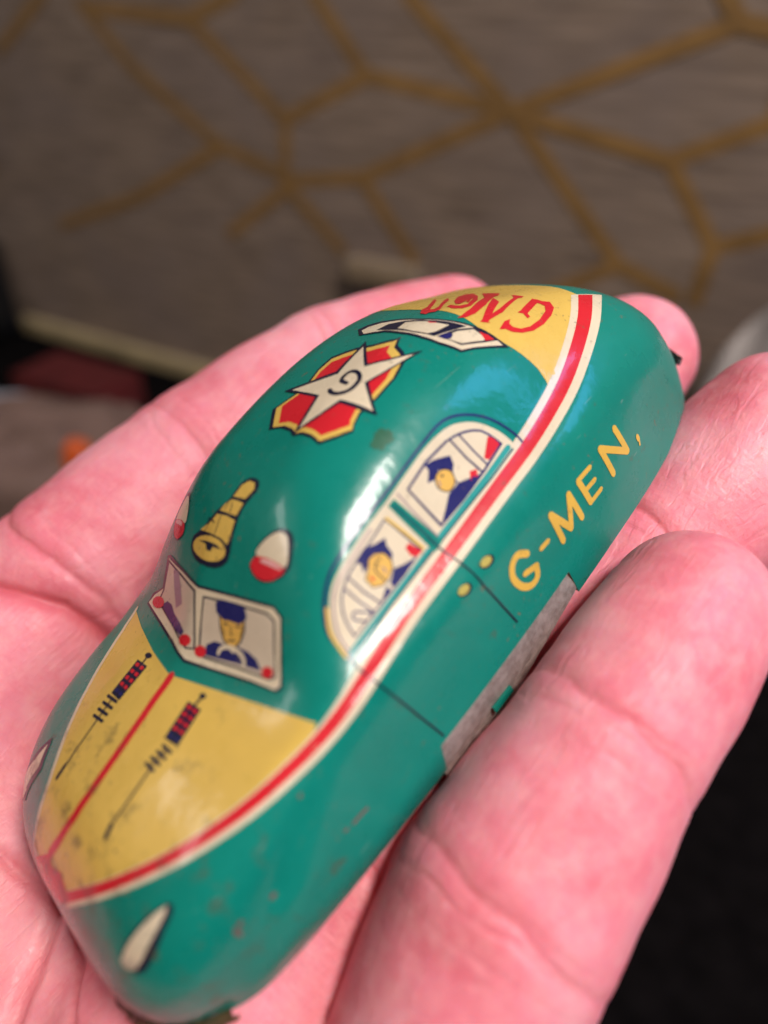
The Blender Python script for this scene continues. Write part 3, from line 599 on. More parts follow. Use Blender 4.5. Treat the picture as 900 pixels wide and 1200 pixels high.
window_surround;;2;cream;side;poly;0;-12.03,4.04 -11.97,4.63 -11.87,5.48 -11.63,6.3 -11.2,7.04 -10.62,7.76 -10.03,8.38 -9.49,8.84 -8.93,9.2 -8.27,9.51 -7.46,9.77 -6.53,9.99 -5.57,10.19 -4.59,10.4 -3.59,10.59 -2.6,10.76 -1.64,10.89 -0.69,11 0.25,11.12 1.12,11.26 1.97,11.41 2.95,11.57 4.19,11.77 5.56,11.98 6.83,12.12 7.9,12.17 8.85,12.15 9.69,12.07 10.38,11.92 10.94,11.7 11.48,11.42 12.04,11.07 12.57,10.65 13.06,10.15 13.52,9.53 13.94,8.82 14.27,8.13 14.49,7.44 14.61,6.78 14.67,6.31 12.31,6 9.79,5.75 7.65,5.53 5.57,5.31 3.53,5.1 1.53,4.89 0.13,4.89 -1.98,4.67 -4.04,4.45 -6.06,4.24 -7.95,4.05 -9.81,3.87 -11.63,3.69
window_surround;sill_band;3;teal;side;stroke;0.62;-11.79,3.99 -9.79,4.2 -7.74,4.41 -5.64,4.62 -3.74,4.8 -1.79,4.98 0.2,5.17
window_surround;sill_band;3;teal;side;stroke;0.6;1.85,5.32 3.76,5.47 5.7,5.63 7.86,5.82 10.07,6.01 13.92,6.47
window_surround;sill_band;4;dkteal;side;stroke;0.24;-11.88,3.72 -9.89,3.93 -7.85,4.15 -5.76,4.37 -3.77,4.55 -1.74,4.74 0.33,4.93
window_surround;sill_band;4;dkteal;side;stroke;0.2;1.74,4.99 3.71,5.16 5.72,5.32 7.91,5.46 10.16,5.59 14.19,6.04
window_surround;pillar;3;green;side;poly;0;-0.08,10.72 0.85,10.82 1.15,8.86 1.47,6.88 1.78,4.87 0.41,4.69 0.25,6.72 0.07,8.73
window_surround;pillar;4;dkteal;side;stroke;0.3;0.36,10.47 0.6,8.62 0.85,6.75 1.09,4.86
window_surround;;4;mauve;side;stroke;0.16;-11.78,4.17 -11.71,4.64 -11.59,5.32 -11.37,6.02 -10.98,6.7 -10.47,7.4 -9.94,7.99 -9.44,8.44 -8.92,8.79 -8.28,9.09 -7.47,9.35 -6.52,9.57 -5.56,9.77 -4.53,9.99 -3.48,10.19 -2.74,10.33
window_surround;;3;yellow;side;stroke;0.3;-12.28,4.03 -12.18,4.68 -12.03,5.61 -11.79,6.46 -11.35,7.17 -10.82,7.81 -10.43,8.25
side_window;;4;navy;side;poly;0;-10.59,4.69 -10.45,5.45 -10.21,6.39 -9.8,7.15 -9.29,7.8 -8.73,8.25 -8.16,8.58 -7.74,8.81 -7.3,8.98 -6.74,9.12 -5.99,9.26 -4.92,9.45 -3.68,9.66 -2.25,9.94 -1.11,10.17 -0.73,7.99 -0.35,5.75 -3.36,5.26 -6.8,4.99 -8.7,4.86
side_window;;5;cream;side;poly;0;-10.39,4.82 -10.27,5.51 -10.04,6.37 -9.65,7.07 -9.18,7.68 -8.66,8.1 -8.14,8.4 -7.72,8.63 -7.27,8.8 -6.71,8.95 -5.97,9.1 -4.89,9.28 -3.65,9.5 -2.31,9.77 -1.24,9.99 -0.89,7.91 -0.55,5.9 -3.29,5.49 -6.61,5.17 -8.59,5.04
side_window;;6;yellow;side;stroke;0.3;-1.02,10.15 -0.56,7.98 -0.16,5.65
side_window;vent_bar;6;navy;side;stroke;0.17;-7.37,8.83 -7.22,6.96 -6.7,5
side_window;vent_bar;6;navy;side;stroke;0.17;-8.31,8.43 -8.15,6.83 -7.78,5.13
side_window;vent_mirror;6;navy;side;stroke;0.17;-7.9,5.02 -8.06,5.33 -9,6.29 -9.34,6.26 -9.59,5.93 -8.82,4.9
side_window;vent_mirror;6;navy;side;poly;0;-8.03,5.36 -7.7,4.98 -8.09,4.84 -8.17,5.14
side_window;officer_figure;6;navy;side;poly;0;-5.96,9.3 -4.47,9.59 -3.53,9.17 -2.34,8.89 -2.71,8.36 -2.81,7.44 -3.27,7.07 -3.67,8.07 -4.62,8.42 -5.32,8.2 -6.07,8.1 -5.7,8.77
side_window;officer_figure;6;ink;side;poly;0;-4.94,8.64 -4.11,8.67 -3.33,8.04 -3.25,7.1 -3.64,6.5 -4.55,6.09 -5.48,6.06 -6.35,6.58 -6.41,7.6 -5.62,8.05
side_window;officer_figure;7;skiny;side;poly;0;-4.87,8.58 -4.15,8.57 -3.42,7.99 -3.36,7.14 -3.71,6.59 -4.56,6.21 -5.44,6.16 -6.26,6.64 -6.31,7.54 -5.55,7.98
side_window;officer_figure;8;ink;side;stroke;0.13;-4.62,7.85 -4.85,7.75 -5.09,7.56 -5.14,7.24 -5.12,6.88 -5.08,6.51 -5.04,6.23
side_window;officer_figure;6;navy;side;poly;0;-3.68,6.42 -2.59,6.01 -1.23,5.66 -3.24,5.37 -6.61,5.17 -5.57,5.71 -4.54,5.91
side_window;officer_figure;6;red;side;poly;0;-1.53,6.95 -0.91,7.06 -0.69,6.35 -0.39,5.67 -1.25,5.65 -1.6,6.14
side_window;officer_figure;8;ink;side;stroke;0.12;-4.29,8.27 -4.02,7.81
side_window;officer_figure;8;ink;side;stroke;0.16;-4.6,8.04 -4.55,7.65
side_window;officer_figure;8;mauve;side;stroke;0.14;-4.43,7.32 -4.32,6.93 -4.63,6.71
side_window;officer_figure;8;red;side;poly;0;-5.84,7.53 -5.66,7.23 -5.8,6.85 -5.99,7.1
side_window;officer_figure;7;cream;side;poly;0;-5.1,5.85 -4.77,5.68 -4.94,5.27 -5.35,5.36
|
side_window;;4;mauve;side;stroke;0.16;1.42,10.94 1.47,8.42 1.71,5.5
side_window;;4;navy;side;poly;0;2.4,10.59 5.73,11.24 8.82,11.26 8.82,11.26 9.34,11.17 10.08,11.03 10.82,10.8 11.51,10.48 12.19,10.07 12.76,9.53 13.17,8.73 13.45,7.8 13.64,7.13 10.04,6.49 6.21,6.04 2.57,5.87 2.48,8.11
side_window;;5;cream;side;poly;0;2.61,10.41 5.8,10.99 8.95,11.04 8.95,11.04 9.41,10.95 10.09,10.8 10.76,10.57 11.4,10.27 12.03,9.89 12.55,9.41 12.91,8.7 13.15,7.9 13.31,7.32 10.07,6.76 6.27,6.33 2.84,6.13 2.73,8.03
side_window;officer_figure;6;navy;side;poly;0;5.46,10.99 6.52,10.77 8.18,9.98 7.88,9.16 7.14,8.59 6.25,9.79 5.22,9.39 4.45,9.62 5.37,10.38
side_window;officer_figure;6;ink;side;poly;0;5.38,9.51 5.71,9.66 6.11,9.71 6.47,9.67 6.78,9.51 7.06,9.26 7.21,8.95 7.19,8.58 7.04,8.16 6.8,7.83 6.44,7.64 6,7.55 5.61,7.59 5.3,7.82 5.04,8.18 4.91,8.54 4.96,8.89 5.14,9.25
side_window;officer_figure;7;skiny;side;poly;0;5.49,9.45 5.77,9.57 6.12,9.61 6.43,9.56 6.7,9.42 6.94,9.19 7.07,8.92 7.06,8.59 6.93,8.21 6.72,7.93 6.39,7.76 5.98,7.68 5.63,7.72 5.36,7.92 5.15,8.24 5.05,8.57 5.1,8.89 5.27,9.21
side_window;officer_figure;6;navy;side;poly;0;5.41,7.51 7,7.59 9.62,6.61 9.75,6.73 6.45,6.27 2.93,6.11 4.09,6.73
side_window;officer_figure;8;ink;side;poly;0;6.04,9.33 6.33,9.14 6.12,9.01 5.92,9.15
side_window;officer_figure;8;mauve;side;stroke;0.12;5.51,9.15 5.39,8.7 5.06,8.64
side_window;officer_figure;6;navy;side;stroke;0.14;7.17,8.62 6.98,8.22 6.84,7.77 6.99,7.51 7.17,7.35
side_window;officer_figure;6;red;side;poly;0;12.8,8.7 13.19,8.19 13.31,7.32 11.21,6.99 10.88,7.45
side_window;officer_figure;6;red;side;poly;0;8.7,7.59 9.48,7.24 8.98,6.63 8.14,6.92
side_window;vent_bar;7;cream;side;poly;0;9.56,10.95 10.34,10.62 10.54,8.77 10.74,6.9 9.78,6.77 9.67,8.87
side_window;vent_bar;8;navy;side;stroke;0.2;9.23,11.15 9.36,8.75 9.75,6.56
side_window;vent_bar;8;navy;side;stroke;0.2;10.36,10.77 10.47,8.77 10.69,6.75
door_seam;;3;ink;side;stroke;0.2;-12.21,3.66 -12.23,2.23 -11.81,0.11 -11.16,-2.22 -10.36,-5.07 -9.48,-8.14
|
door_seam;;3;ink;side;stroke;0.2;0.81,6.17 1.14,3.94 1.63,1.25 2.06,-1.11 2.75,-3.65 3.56,-6.37
|
door_handle;;2;ink;side;poly;0;0.91,0.29 0.9,0.1 0.79,-0.06 0.59,-0.18 0.33,-0.23 0.03,-0.21 -0.27,-0.13 -0.53,0 -0.72,0.18 -0.81,0.37 -0.8,0.55 -0.68,0.7 -0.47,0.81 -0.2,0.86 0.09,0.85 0.38,0.77 0.63,0.64 0.81,0.47
door_handle;;3;yellowg;side;poly;0;0.62,0.39 0.61,0.25 0.52,0.12 0.36,0.04 0.15,-0 -0.09,0.01 -0.33,0.07 -0.53,0.17 -0.68,0.31 -0.75,0.45 -0.74,0.59 -0.64,0.71 -0.47,0.79 -0.26,0.83 -0.02,0.82 0.21,0.76 0.41,0.66 0.55,0.53
|
door_handle;;2;ink;side;poly;0;4.52,0.49 4.52,0.3 4.4,0.14 4.2,0.02 3.93,-0.03 3.61,-0.02 3.3,0.06 3.03,0.2 2.83,0.38 2.74,0.57 2.75,0.75 2.87,0.91 3.09,1.02 3.37,1.07 3.67,1.06 3.97,0.98 4.23,0.85 4.42,0.68
door_handle;;3;yellowg;side;poly;0;4.23,0.59 4.22,0.45 4.12,0.32 3.96,0.24 3.74,0.2 3.49,0.21 3.24,0.27 3.03,0.37 2.87,0.51 2.8,0.65 2.82,0.79 2.92,0.92 3.09,1 3.31,1.04 3.55,1.03 3.79,0.97 4,0.87 4.15,0.74
side_lettering;letter;2;gold;low;stroke;0.78;8.14,9.74 7.86,10.02 7.46,10.39 7.06,10.63 6.67,10.65 6.27,10.54 5.92,10.32 5.64,10 5.42,9.57 5.32,9.1 5.39,8.56 5.58,7.96 5.84,7.44 6.16,7.03 6.54,6.69 6.94,6.47 7.36,6.38 7.78,6.41 8.12,6.57 8.33,6.92 8.44,7.38 8.52,7.72
side_lettering;letter;2;gold;low;stroke;0.7;8.66,7.7 6.79,8.25
|
side_lettering;letter;2;gold;low;stroke;0.6;9.92,8.77 11.2,8.71
|
side_lettering;letter;2;gold;low;stroke;0.78;13.09,6.9 12.82,10.72 14.74,7.26 16.1,10.64 16.74,6.92
|
side_lettering;letter;2;gold;low;stroke;0.78;18.04,10.84 18.71,7.35
side_lettering;letter;2;gold;low;stroke;0.6;18.08,10.86 20.41,10.78
side_lettering;letter;2;gold;low;stroke;0.6;18.42,9.14 20.42,9.1
side_lettering;letter;2;gold;low;stroke;0.6;18.69,7.37 20.87,7.42
|
side_lettering;letter;2;gold;low;stroke;0.8;23.49,7.27 22.77,11.28 26.9,7.74 26,11.57
|
side_lettering;letter;2;gold;low;stroke;0.6;29.33,7.93 29.46,7.35
side_lettering;letter;2;gold;low;stroke;0.28;29.55,7.52 29.37,6.57
headlight;;2;ink;fend;poly;0;-26.81,-9.45 -26.18,-8.86 -25.26,-8.25 -24.19,-7.7 -23.02,-7.25 -21.67,-6.93 -20.61,-6.82 -20.32,-7.06 -20.46,-7.47 -20.96,-7.94 -21.71,-8.52 -22.65,-9.36 -23.68,-10.19 -24.51,-10.78 -25.28,-11.06 -26.12,-10.82 -26.82,-10.38 -27.02,-9.96
headlight;;3;cream;fend;poly;0;-26.47,-9.38 -25.94,-8.94 -25.11,-8.42 -24.03,-7.9 -22.89,-7.46 -21.63,-7.09 -20.81,-6.98 -21.15,-7.4 -22,-8.05 -22.96,-8.75 -23.96,-9.44 -24.62,-10.01 -25.18,-10.33 -25.81,-10.12 -26.32,-9.76 -26.56,-9.6
headlight;lens;4;glassp;fend;poly;0;-26.8,-9.56 -26.33,-9.57 -25.82,-9.74 -25.43,-10.08 -25.29,-10.43 -25.63,-10.6 -26.13,-10.64 -26.57,-10.48 -26.9,-10.21 -26.96,-9.85
|
headlight;;2;ink;fendl;poly;0;16.3,-28.49 14.32,-27.17 14.07,-23.9 13.85,-20.19 14.72,-20.16 17.16,-21.14 17.67,-26.05
headlight;;3;cream;fendl;poly;0;16.04,-28.22 14.44,-27.12 14.81,-23.18 14.4,-20.71 16.45,-21.89 16.81,-26.58
headlight;lens;4;glassp;fendl;poly;0;16.1,-28.26 15.43,-27.86 17.1,-24.86 17.02,-26.55
|
scuff;;1;dirt;stripe;stroke;0.22;-16.87,-13.92 -15.99,-13.78 -14.98,-13.72
|
scuff;;1;dirt;stripe;stroke;0.2;-17.8,-13.92 -17.32,-13.9
|
scuff;;1;dirt;stripe;stroke;0.35;-25.3,-13.93 -24.9,-13.86
|
scuff;;1;dirt;stripe;stroke;0.5;-28.74,-13.93 -28.77,-14.38
|
scuff;;1;dirt;stripe;stroke;0.3;-27.86,-13.71 -28.43,-13.87
|
scuff;;1;dirt;stripe;stroke;0.25;-18.78,-9.65 -18.42,-9.53
|
scuff;;1;stain;roof;poly;0;6.5,-12.43 5.92,-12.39 5.51,-12.26 4.96,-12.4 4.67,-12.19 4.81,-11.71 4.96,-11.66 5.3,-11.51 5.45,-11.19 5.63,-11.16 6.41,-11.19 6.66,-11.4 6.39,-11.81 6.63,-12.15
|
scuff;;1;stain;roof;poly;0;6.8,-12.14 6.52,-12.11 6.41,-12.1 6.16,-12.17 6,-12.06 6.11,-11.87 6.17,-11.85 6.25,-11.72 6.31,-11.58 6.45,-11.61 6.82,-11.63 6.91,-11.7 6.84,-11.91 6.95,-12.07
|
scuff;;1;stain;roof;poly;0;5.27,-11.96 5.15,-12.09 4.91,-11.99 4.51,-11.99 4.41,-11.91 4.46,-11.62 4.39,-11.46 4.63,-11.43 4.9,-11.43 4.98,-11.39 5.3,-11.32 5.48,-11.48 5.31,-11.68 5.28,-11.75
|
trunk_panel;;0;yellow;rear;poly;0;10.16,-7.11 11.34,-9.12 12.42,-10.44 13.38,-11.64 13.71,-12.47 13.6,-12.88 14.27,-13.04 15.22,-12.79 16.17,-12.52 17.12,-12.21 18.06,-11.87 18.98,-11.51 19.85,-11.13 20.7,-10.73 21.51,-10.31 22.29,-9.86 23.07,-9.35 23.92,-8.75 24.78,-8.1 25.54,-7.54 25.54,12.89 24.78,13.4 23.92,13.96 23.07,14.47 22.29,14.88 21.51,15.23 20.7,15.55 19.85,15.84 18.98,16.1 18.06,16.33 17.12,16.53 16.17,16.7 15.22,16.84 14.27,16.96 13.6,16.81 13.71,16.53 13.38,15.97 12.42,15.09 11.34,14.04 10.16,12.33
"""

def stroke_polys(pts, w):
    """outline polygons of a pen stroke: one quad per piece and a disc at every bend"""
    out = []
    p = np.array(pts)
    for i in range(len(p) - 1):
        d = p[i + 1] - p[i]
        l = np.linalg.norm(d)
        if l < 1e-6:
            continue
        nn = np.array([-d[1], d[0]]) / l * w / 2
        k = max(1, int(l / 0.8))
        a = [p[i] + d * j / k for j in range(k + 1)]
        out.append([x + nn for x in a][::-1] + [x - nn for x in a])
    for i in range(len(p)):
        if 0 < i < len(p) - 1 or w > 0.3:
            r = w / 2 * (1.0 if 0 < i < len(p) - 1 else 0.85)
            out.append([p[i] + r * np.array([math.cos(t), math.sin(t)]) for t in np.linspace(0, 2 * math.pi, 9)[:-1]])
    return out

def densify(poly, step=0.7):
    out = []
    for i in range(len(poly)):
        a, b = np.array(poly[i]), np.array(poly[(i + 1) % len(poly)])
        k = max(1, int(np.linalg.norm(b - a) / step))
        out += [a + (b - a) * j / k for j in range(k)]
    return out

def triangulate(polys, grid=0.6):
    verts, faces = [], []
    for pl in polys:
        faces.append(list(range(len(verts), len(verts) + len(pl))))
        verts += [Vector((float(x), float(y))) for x, y in pl]
    A = np.array([tuple(v) for v in verts])
    lo, hi = A.min(0), A.max(0)
    if (hi - lo).max() > 1.6:
        gx, gy = np.meshgrid(np.arange(lo[0] + .37, hi[0], grid), np.arange(lo[1] + .41, hi[1], grid))
        verts += [Vector((float(x), float(y))) for x, y in zip(gx.ravel(), gy.ravel())]
    r = delaunay_2d_cdt(verts, [], faces, 1, 1e-5)
    return np.array([tuple(v) for v in r[0]]), [f for f in r[2] if len(f) == 3]

def to_shell(uv, chart, lift):
    n, a, b = basis(CHARTS[chart])
    base = uv[:, :1] * a + uv[:, 1:] * b
    t = np.full(len(uv), 60.0)
    done = np.zeros(len(uv), bool)
    lo_t = t.copy()
    while not done.all() and t.min() > -30:
        f = body_f(base + t[:, None] * n)
        hit = (f < 0) & ~done
        done |= hit
        lo_t = np.where(done, lo_t, t)
        t = np.where(done, t, t - np.clip(f * 0.6, 0.15, 2.0))
    hi_t = t
    for _ in range(18):
        m = (lo_t + hi_t) / 2
        ins = body_f(base + m[:, None] * n) < 0
        hi_t = np.where(ins, m, hi_t)
        lo_t = np.where(ins, lo_t, m)
    p = base + lo_t[:, None] * n
    if not done.all():
        p[~done] = newton(body_f, base[~done] + 12 * n, 12, 3.0)
    nn = normal_of(p)
    return p + nn * lift, nn

class Print:
    def __init__(self):
        self.V, self.F, self.N, self.M, self.mats = [], [], [], [], []
        self.n = 0
    def add(self, polys, layer, mat, chart):
        uv, tris = triangulate(polys)
        if not tris:
            return
        p, nn = to_shell(uv, chart, 0.035 + 0.014 * layer)
        T = np.array(tris) 
        fn = np.cross(p[T[:, 1]] - p[T[:, 0]], p[T[:, 2]] - p[T[:, 0]])
        flip = (fn * nn[T[:, 0]]).sum(1) < 0
        T[flip] = T[flip][:, ::-1]
        if mat not in self.mats:
            self.mats.append(mat)
        self.V.append(p); self.N.append(nn); self.F.append(T + self.n)
        self.M += [self.mats.index(mat)] * len(T)
        self.n += len(p)
    def link(self, name, parent, mirror=False):
        V = np.concatenate(self.V); F = np.concatenate(self.F); Nn = np.concatenate(self.N)
        if mirror:
            if name == 'belt_stripe':                    # the far bonnet edge carries a plain cream line instead
                ok = (V[F][:, :, 0] < 16.5).all(1)
                F = F[ok]
                self_m = [m for m, k in zip(self.M, ok) if k]
                return mesh_object(name, V * [1, -1, 1] * 0.001, F[:, ::-1], [MATS[m] for m in self.mats], parent, Nn * [1, -1, 1], self_m)
            V = V * [1, -1, 1]; Nn = Nn * [1, -1, 1]; F = F[:, ::-1]
        return mesh_object(name, V * 0.001, F, [MATS[m] for m in self.mats], parent, Nn, self.M)

PRINT_LABELS = {'hood_panel': 'yellow bonnet panel with red centre stripe', 'trunk_panel': 'yellow boot panel',
                'belt_stripe': 'red stripe edged in cream along the waist', 'roof_badge': 'red shield with cream star and letter G',
                'trunk_lettering': 'red letters G Men on the yellow boot', 'side_lettering': 'yellow letters G-MEN on the green flank',
                'siren': 'yellow printed siren on the roof', 'windshield': 'printed cream windscreen with driver'}

def build_prints():
    groups = []                                        # (part, [(sub, Print)])
    fresh = False
    for line in PRINTS.strip().split('\n'):
        if line == '|':
            fresh = True
            continue
        part, sub, layer, mat, chart, kind, w, pts = line.split(';')
        pts = [tuple(map(float, q.split(','))) for q in pts.split()]
        polys = [densify(pts)] if kind == 'poly' else stroke_polys(pts, float(w))
        whole = part in ('gun_emblem', 'side_window', 'door_seam', 'door_handle', 'scuff', 'headlight')
        if not groups or groups[-1][0] != part or (fresh and whole):
            groups.append((part, []))
        subs = groups[-1][1]
        pick = None
        if not (fresh and not whole):
            for s, pr in reversed(subs):
                if s == sub:
                    pick = pr
                    break
        if sub == 'corner_dot':
            pick = None
        if pick is None:
            pick = Print()
            subs.append((sub, pick))
        fresh = False
        pick.add(polys, int(layer), mat, chart)
    for part, subs in groups:
        for mir in ((False, True) if part in ('belt_stripe', 'window_surround', 'side_window', 'door_seam', 'door_handle', 'warning_lamp') else (False,)):
            root = None
            for s, pr in sorted(subs, key=lambda q: q[0] != ''):
                if s == '':
                    root = pr.link(part, toy, mir)
            if root is None:
                root = bpy.data.objects.new(part, None)
                col.objects.link(root)
                root.parent = toy
            if part in PRINT_LABELS:
                root['label'] = PRINT_LABELS[part]
            for s, pr in subs:
                if s != '':
                    pr.link(s, root, mir)

build_prints()

# --- bare tin: base plate, the folded sill in the flank's cut-out, corroded front bumper, black rear tab
def flank_y(x, z):
    y = np.full(len(x), 24.0)
    lo = np.zeros(len(x)); hi = y
    for _ in range(18):
        m = (lo + hi) / 2
        ins = body_f(np.stack([x, m, z], 1)) < 0
        lo = np.where(ins, m, lo)
        hi = np.where(ins, hi, m)
    return lo

def ribbon(name, rows, thick, mat, parent=toy):
    """sheet through a grid of points rows[i][j] (mm) with real thickness"""
    R = np.array(rows, float)
    a, b = R.shape[:2]
    P = R.reshape(-1, 3)
    du = np.gradient(R, axis=0); dv = np.gradient(R, axis=1)
    n = np.cross(du, dv); n /= np.linalg.norm(n, axis=2)[..., None]
    V = np.concatenate([P, P - thick * n.reshape(-1, 3)])
    id_ = np.arange(a * b).reshape(a, b)
    F = []
    for i in range(a - 1):
        for j in range(b - 1):
            q = (id_[i, j], id_[i + 1, j], id_[i + 1, j + 1], id_[i, j + 1])
            F.append(q); F.append(tuple(k + a * b for k in q[::-1]))
    ring = list(id_[0, :]) + list(id_[1:, -1]) + list(id_[-1, -2::-1]) + list(id_[-2:0:-1, 0])
    for i in range(len(ring)):
        p, q = ring[i], ring[(i + 1) % len(ring)]
        F.append((p, q, q + a * b, p + a * b))
    o = mesh_object(name, V * 0.001, [tuple(int(k) for k in f) for f in F], mat, parent, smooth=False)
    return o

th = np.linspace(0, 2 * math.pi, 73)[:-1]
def outline(z_off, inset):
    out = []
    for t in th:
        lo, hi = 0.0, 70.0
        d = np.array([math.cos(t), math.sin(t)])
        for _ in range(18):
            m = (lo + hi) / 2
            x, y = d * m
            z = float(RIM(np.array([x]))[0]) + 1.6
            if body_f(np.array([[x, y, z]]))[0] < 0: lo = m
            else: hi = m
        x, y = d * (lo - inset)
        out.append((x, y, float(RIM(np.array([x]))[0]) + z_off))
    return out
top, bot = outline(1.1, 0.7), outline(0.6, 0.7)
mesh_object('base_plate', np.array(top + bot) * 0.001,
            [tuple(range(72)), tuple(range(143, 71, -1))] + [(i + 72, (i + 1) % 72 + 72, (i + 1) % 72, i) for i in range(72)], MATS['bare_tin'], toy, smooth=False)

rng = random.Random(4)
for sgn in (1, -1):
    xs = np.linspace(10.9, -13.0, 26)
    rows = []
    for i, x in enumerate(xs):
        row = []
        r0 = float(RIM(np.array([x]))[0])
        for j, f in enumerate(np.linspace(0, 1, 6)):
            z = r0 + 4.2 - f * 6.0 * (0.55 + 0.45 * min(1, (x + 13.5) / 12))
            y = float(flank_y(np.array([x]), np.array([max(z, r0 - 0.5)]))[0]) - 0.75 + 0.25 * f
            row.append((x, sgn * (y + rng.uniform(-.05, .05)), z))
        rows.append(row if sgn > 0 else row[::-1])
    s = ribbon('sill_flange', rows, 0.35, MATS['bare_tin'])
    s['label'] = 'bare grey tin sill showing in the cut-out of the flank'
ribbon('sill_tab', [[(x, float(flank_y(np.array([x]), np.array([1.2]))[0]) - 0.28 + 0.05 * j, 0.9 - 0.75 * j - 0.02 * (x - 1)) for j in range(2)] for x in (3.2, 1.6, 0.2)], 0.3, MATS['green'])

def plan_r(t, z):
    lo, hi = 0.0, 70.0
    d = np.array([math.cos(t), math.sin(t)])
    for _ in range(18):
        m = (lo + hi) / 2
        if body_f(np.array([[d[0] * m, d[1] * m, z]]))[0] < 0: lo = m
        else: hi = m
    return d[0] * lo, d[1] * lo
rows = []
for i, t in enumerate(np.linspace(-0.05, 0.43, 40)):
    row = []
    w = 0.35 + 0.75 * abs(math.sin(i * 0.7)) * rng.uniform(.5, 1) + (1.1 if 17 < i < 25 else 0)
    for j in range(5):
        f = j / 4
        x, y = plan_r(t, 2.2)
        r0 = float(RIM(np.array([x]))[0])
        k = 1 - 0.004 + 0.012 * math.sin(f * 3) + rng.uniform(-.003, .003) + (0.022 * f if 17 < i < 25 else 0)
        row.append((x * k, y * k, r0 + 0.5 - f * (0.8 + w * 1.1)))
    rows.append(row[::-1])
o = ribbon('front_bumper', rows, 0.4, MATS['old_brass'])
o['label'] = 'corroded dark brass bumper strip under the nose'
rows = []
for i, f in enumerate(np.linspace(0, 1, 9)):
    y = 7.5 + 6.0 * f
    x = -46.2 - 1.6 * math.sin(f * 2.6) - 0.9 * f
    h = 1.3 * math.sin(0.35 + f * 2.5) + 0.25
    rows.append([(x, y, 9.4 - 2.2 * f + h), (x - 0.7, y + .1, 9.4 - 2.2 * f), (x + 0.1, y, 9.4 - 2.2 * f - h)])
o = ribbon('rear_tab', rows, 0.7, MATS['black_tin'])
o['label'] = 'black tab sticking out behind the boot'

# ------------------------------------------------------------------ the hand (toy-frame mm): a cupped left hand, palm up
HAND = {  # joints x, y, z, radius from knuckle to tip, and the palmar side
    'index': ([(46, -44, 6, 14.5), (18.5, -42, 13, 12.6), (-5, -38.5, 15.5, 11.2), (-28, -32.5, 15.8, 10.1), (-50, -28, 10, 8.8)], (0, .75, .66)),
    'middle': ([(44, -17, -17, 14), (18, -14, -15.5, 12.2), (-8, -11, -12.8, 11.4), (-38, -8, -9.5, 10.6), (-62, -4, -2.7, 9.6)], (0, 0, 1)),
    'ring': ([(46, 6, -15.5, 13.5), (22, 9, -13.4, 12.0), (-4, 10, -13, 11.2), (-29, 16.5, -9.5, 10.6), (-50, 23, -4.2, 9.9)], (0, .15, 1)),
    'pinky': ([(56, 26.5, -21, 11.2), (31.5, 27.5, -14.3, 9.7), (15.8, 26.9, -8.5, 10.8), (-1.2, 28.6, -4.2, 9.2), (-17.7, 29.0, -2.6, 8.6)], (0.1, .55, .83)),
    'thumb': ([(86, -44, 10, 17), (66, -72, 8, 14), (56, -96, 9, 12), (48, -116, 12, 10)], (.5, .5, .6)),
}
PALM = [((46, -44, 6, 14), (100, -24, -12, 19)), ((44, -17, -17, 13.5), (100, -8, -22, 19)), ((46, 5, -18, 13), (100, 6, -24, 18)),
        ((54, 25.5, -19, 12.5), (102, 20, -24, 17)), ((50, -31, -7, 14), (86, -26, -10, 17)), ((86, -44, 10, 17), (118, -14, -16, 19)),
        ((108, -6, -20, 21), (150, 0, -27, 24)), ((150, 0, -27, 24), (165, 3, -30, 25))]

def cone(p, a, b, bulge=0.0):
    A, B = np.array(a[:3], float), np.array(b[:3], float)
    d = B - A
    t = np.clip(((p - A) @ d) / (d @ d), 0, 1)
    q = p - A - t[:, None] * d
    r = a[3] + (b[3] - a[3]) * t + bulge * np.sin(math.pi * t)
    return np.sqrt((q * q).sum(1)) - r

def hand_f(p):
    palm = None
    for a, b in PALM:
        c = cone(p, a, b)
        palm = c if palm is None else smin(palm, c, 9.0)
    out = palm
    fingers = None
    for name, (J, _) in HAND.items():
        f = None
        for i in range(len(J) - 1):
            c = cone(p, J[i], J[i + 1], 0.55 if i else 0.2)
            f = c if f is None else smin(f, c, 1.6)
        near = smin(f, palm, 7.0)
        far = np.minimum(f, palm)
        w = np.clip((p[:, 0] - 22) / 18, 0, 1) if name != 'thumb' else 1.0       # webs only near the knuckles
        g = far * (1 - w) + near * w
        out = g if fingers is None else smin(out, g, 0.9)
        fingers = 1
    return out

def vnoise(p, s, seed=0):
    """cheap smooth value noise"""
    q = p / s
    i = np.floor(q).astype(np.int64)
    f = q - i
    f = f * f * (3 - 2 * f)
    r = 0
    for a in (0, 1):
        for b in (0, 1):
            for c in (0, 1):
                h = (i[:, 0] + a) * 374761393 + (i[:, 1] + b) * 668265263 + (i[:, 2] + c) * 2147483647 + seed * 974711
                h = (h ^ (h >> 13)) * 1274126177
                h = ((h ^ (h >> 16)) & 0xffff) / 65535.0
                r = r + h * (f[:, 0] if a else 1 - f[:, 0]) * (f[:, 1] if b else 1 - f[:, 1]) * (f[:, 2] if c else 1 - f[:, 2])
    return r

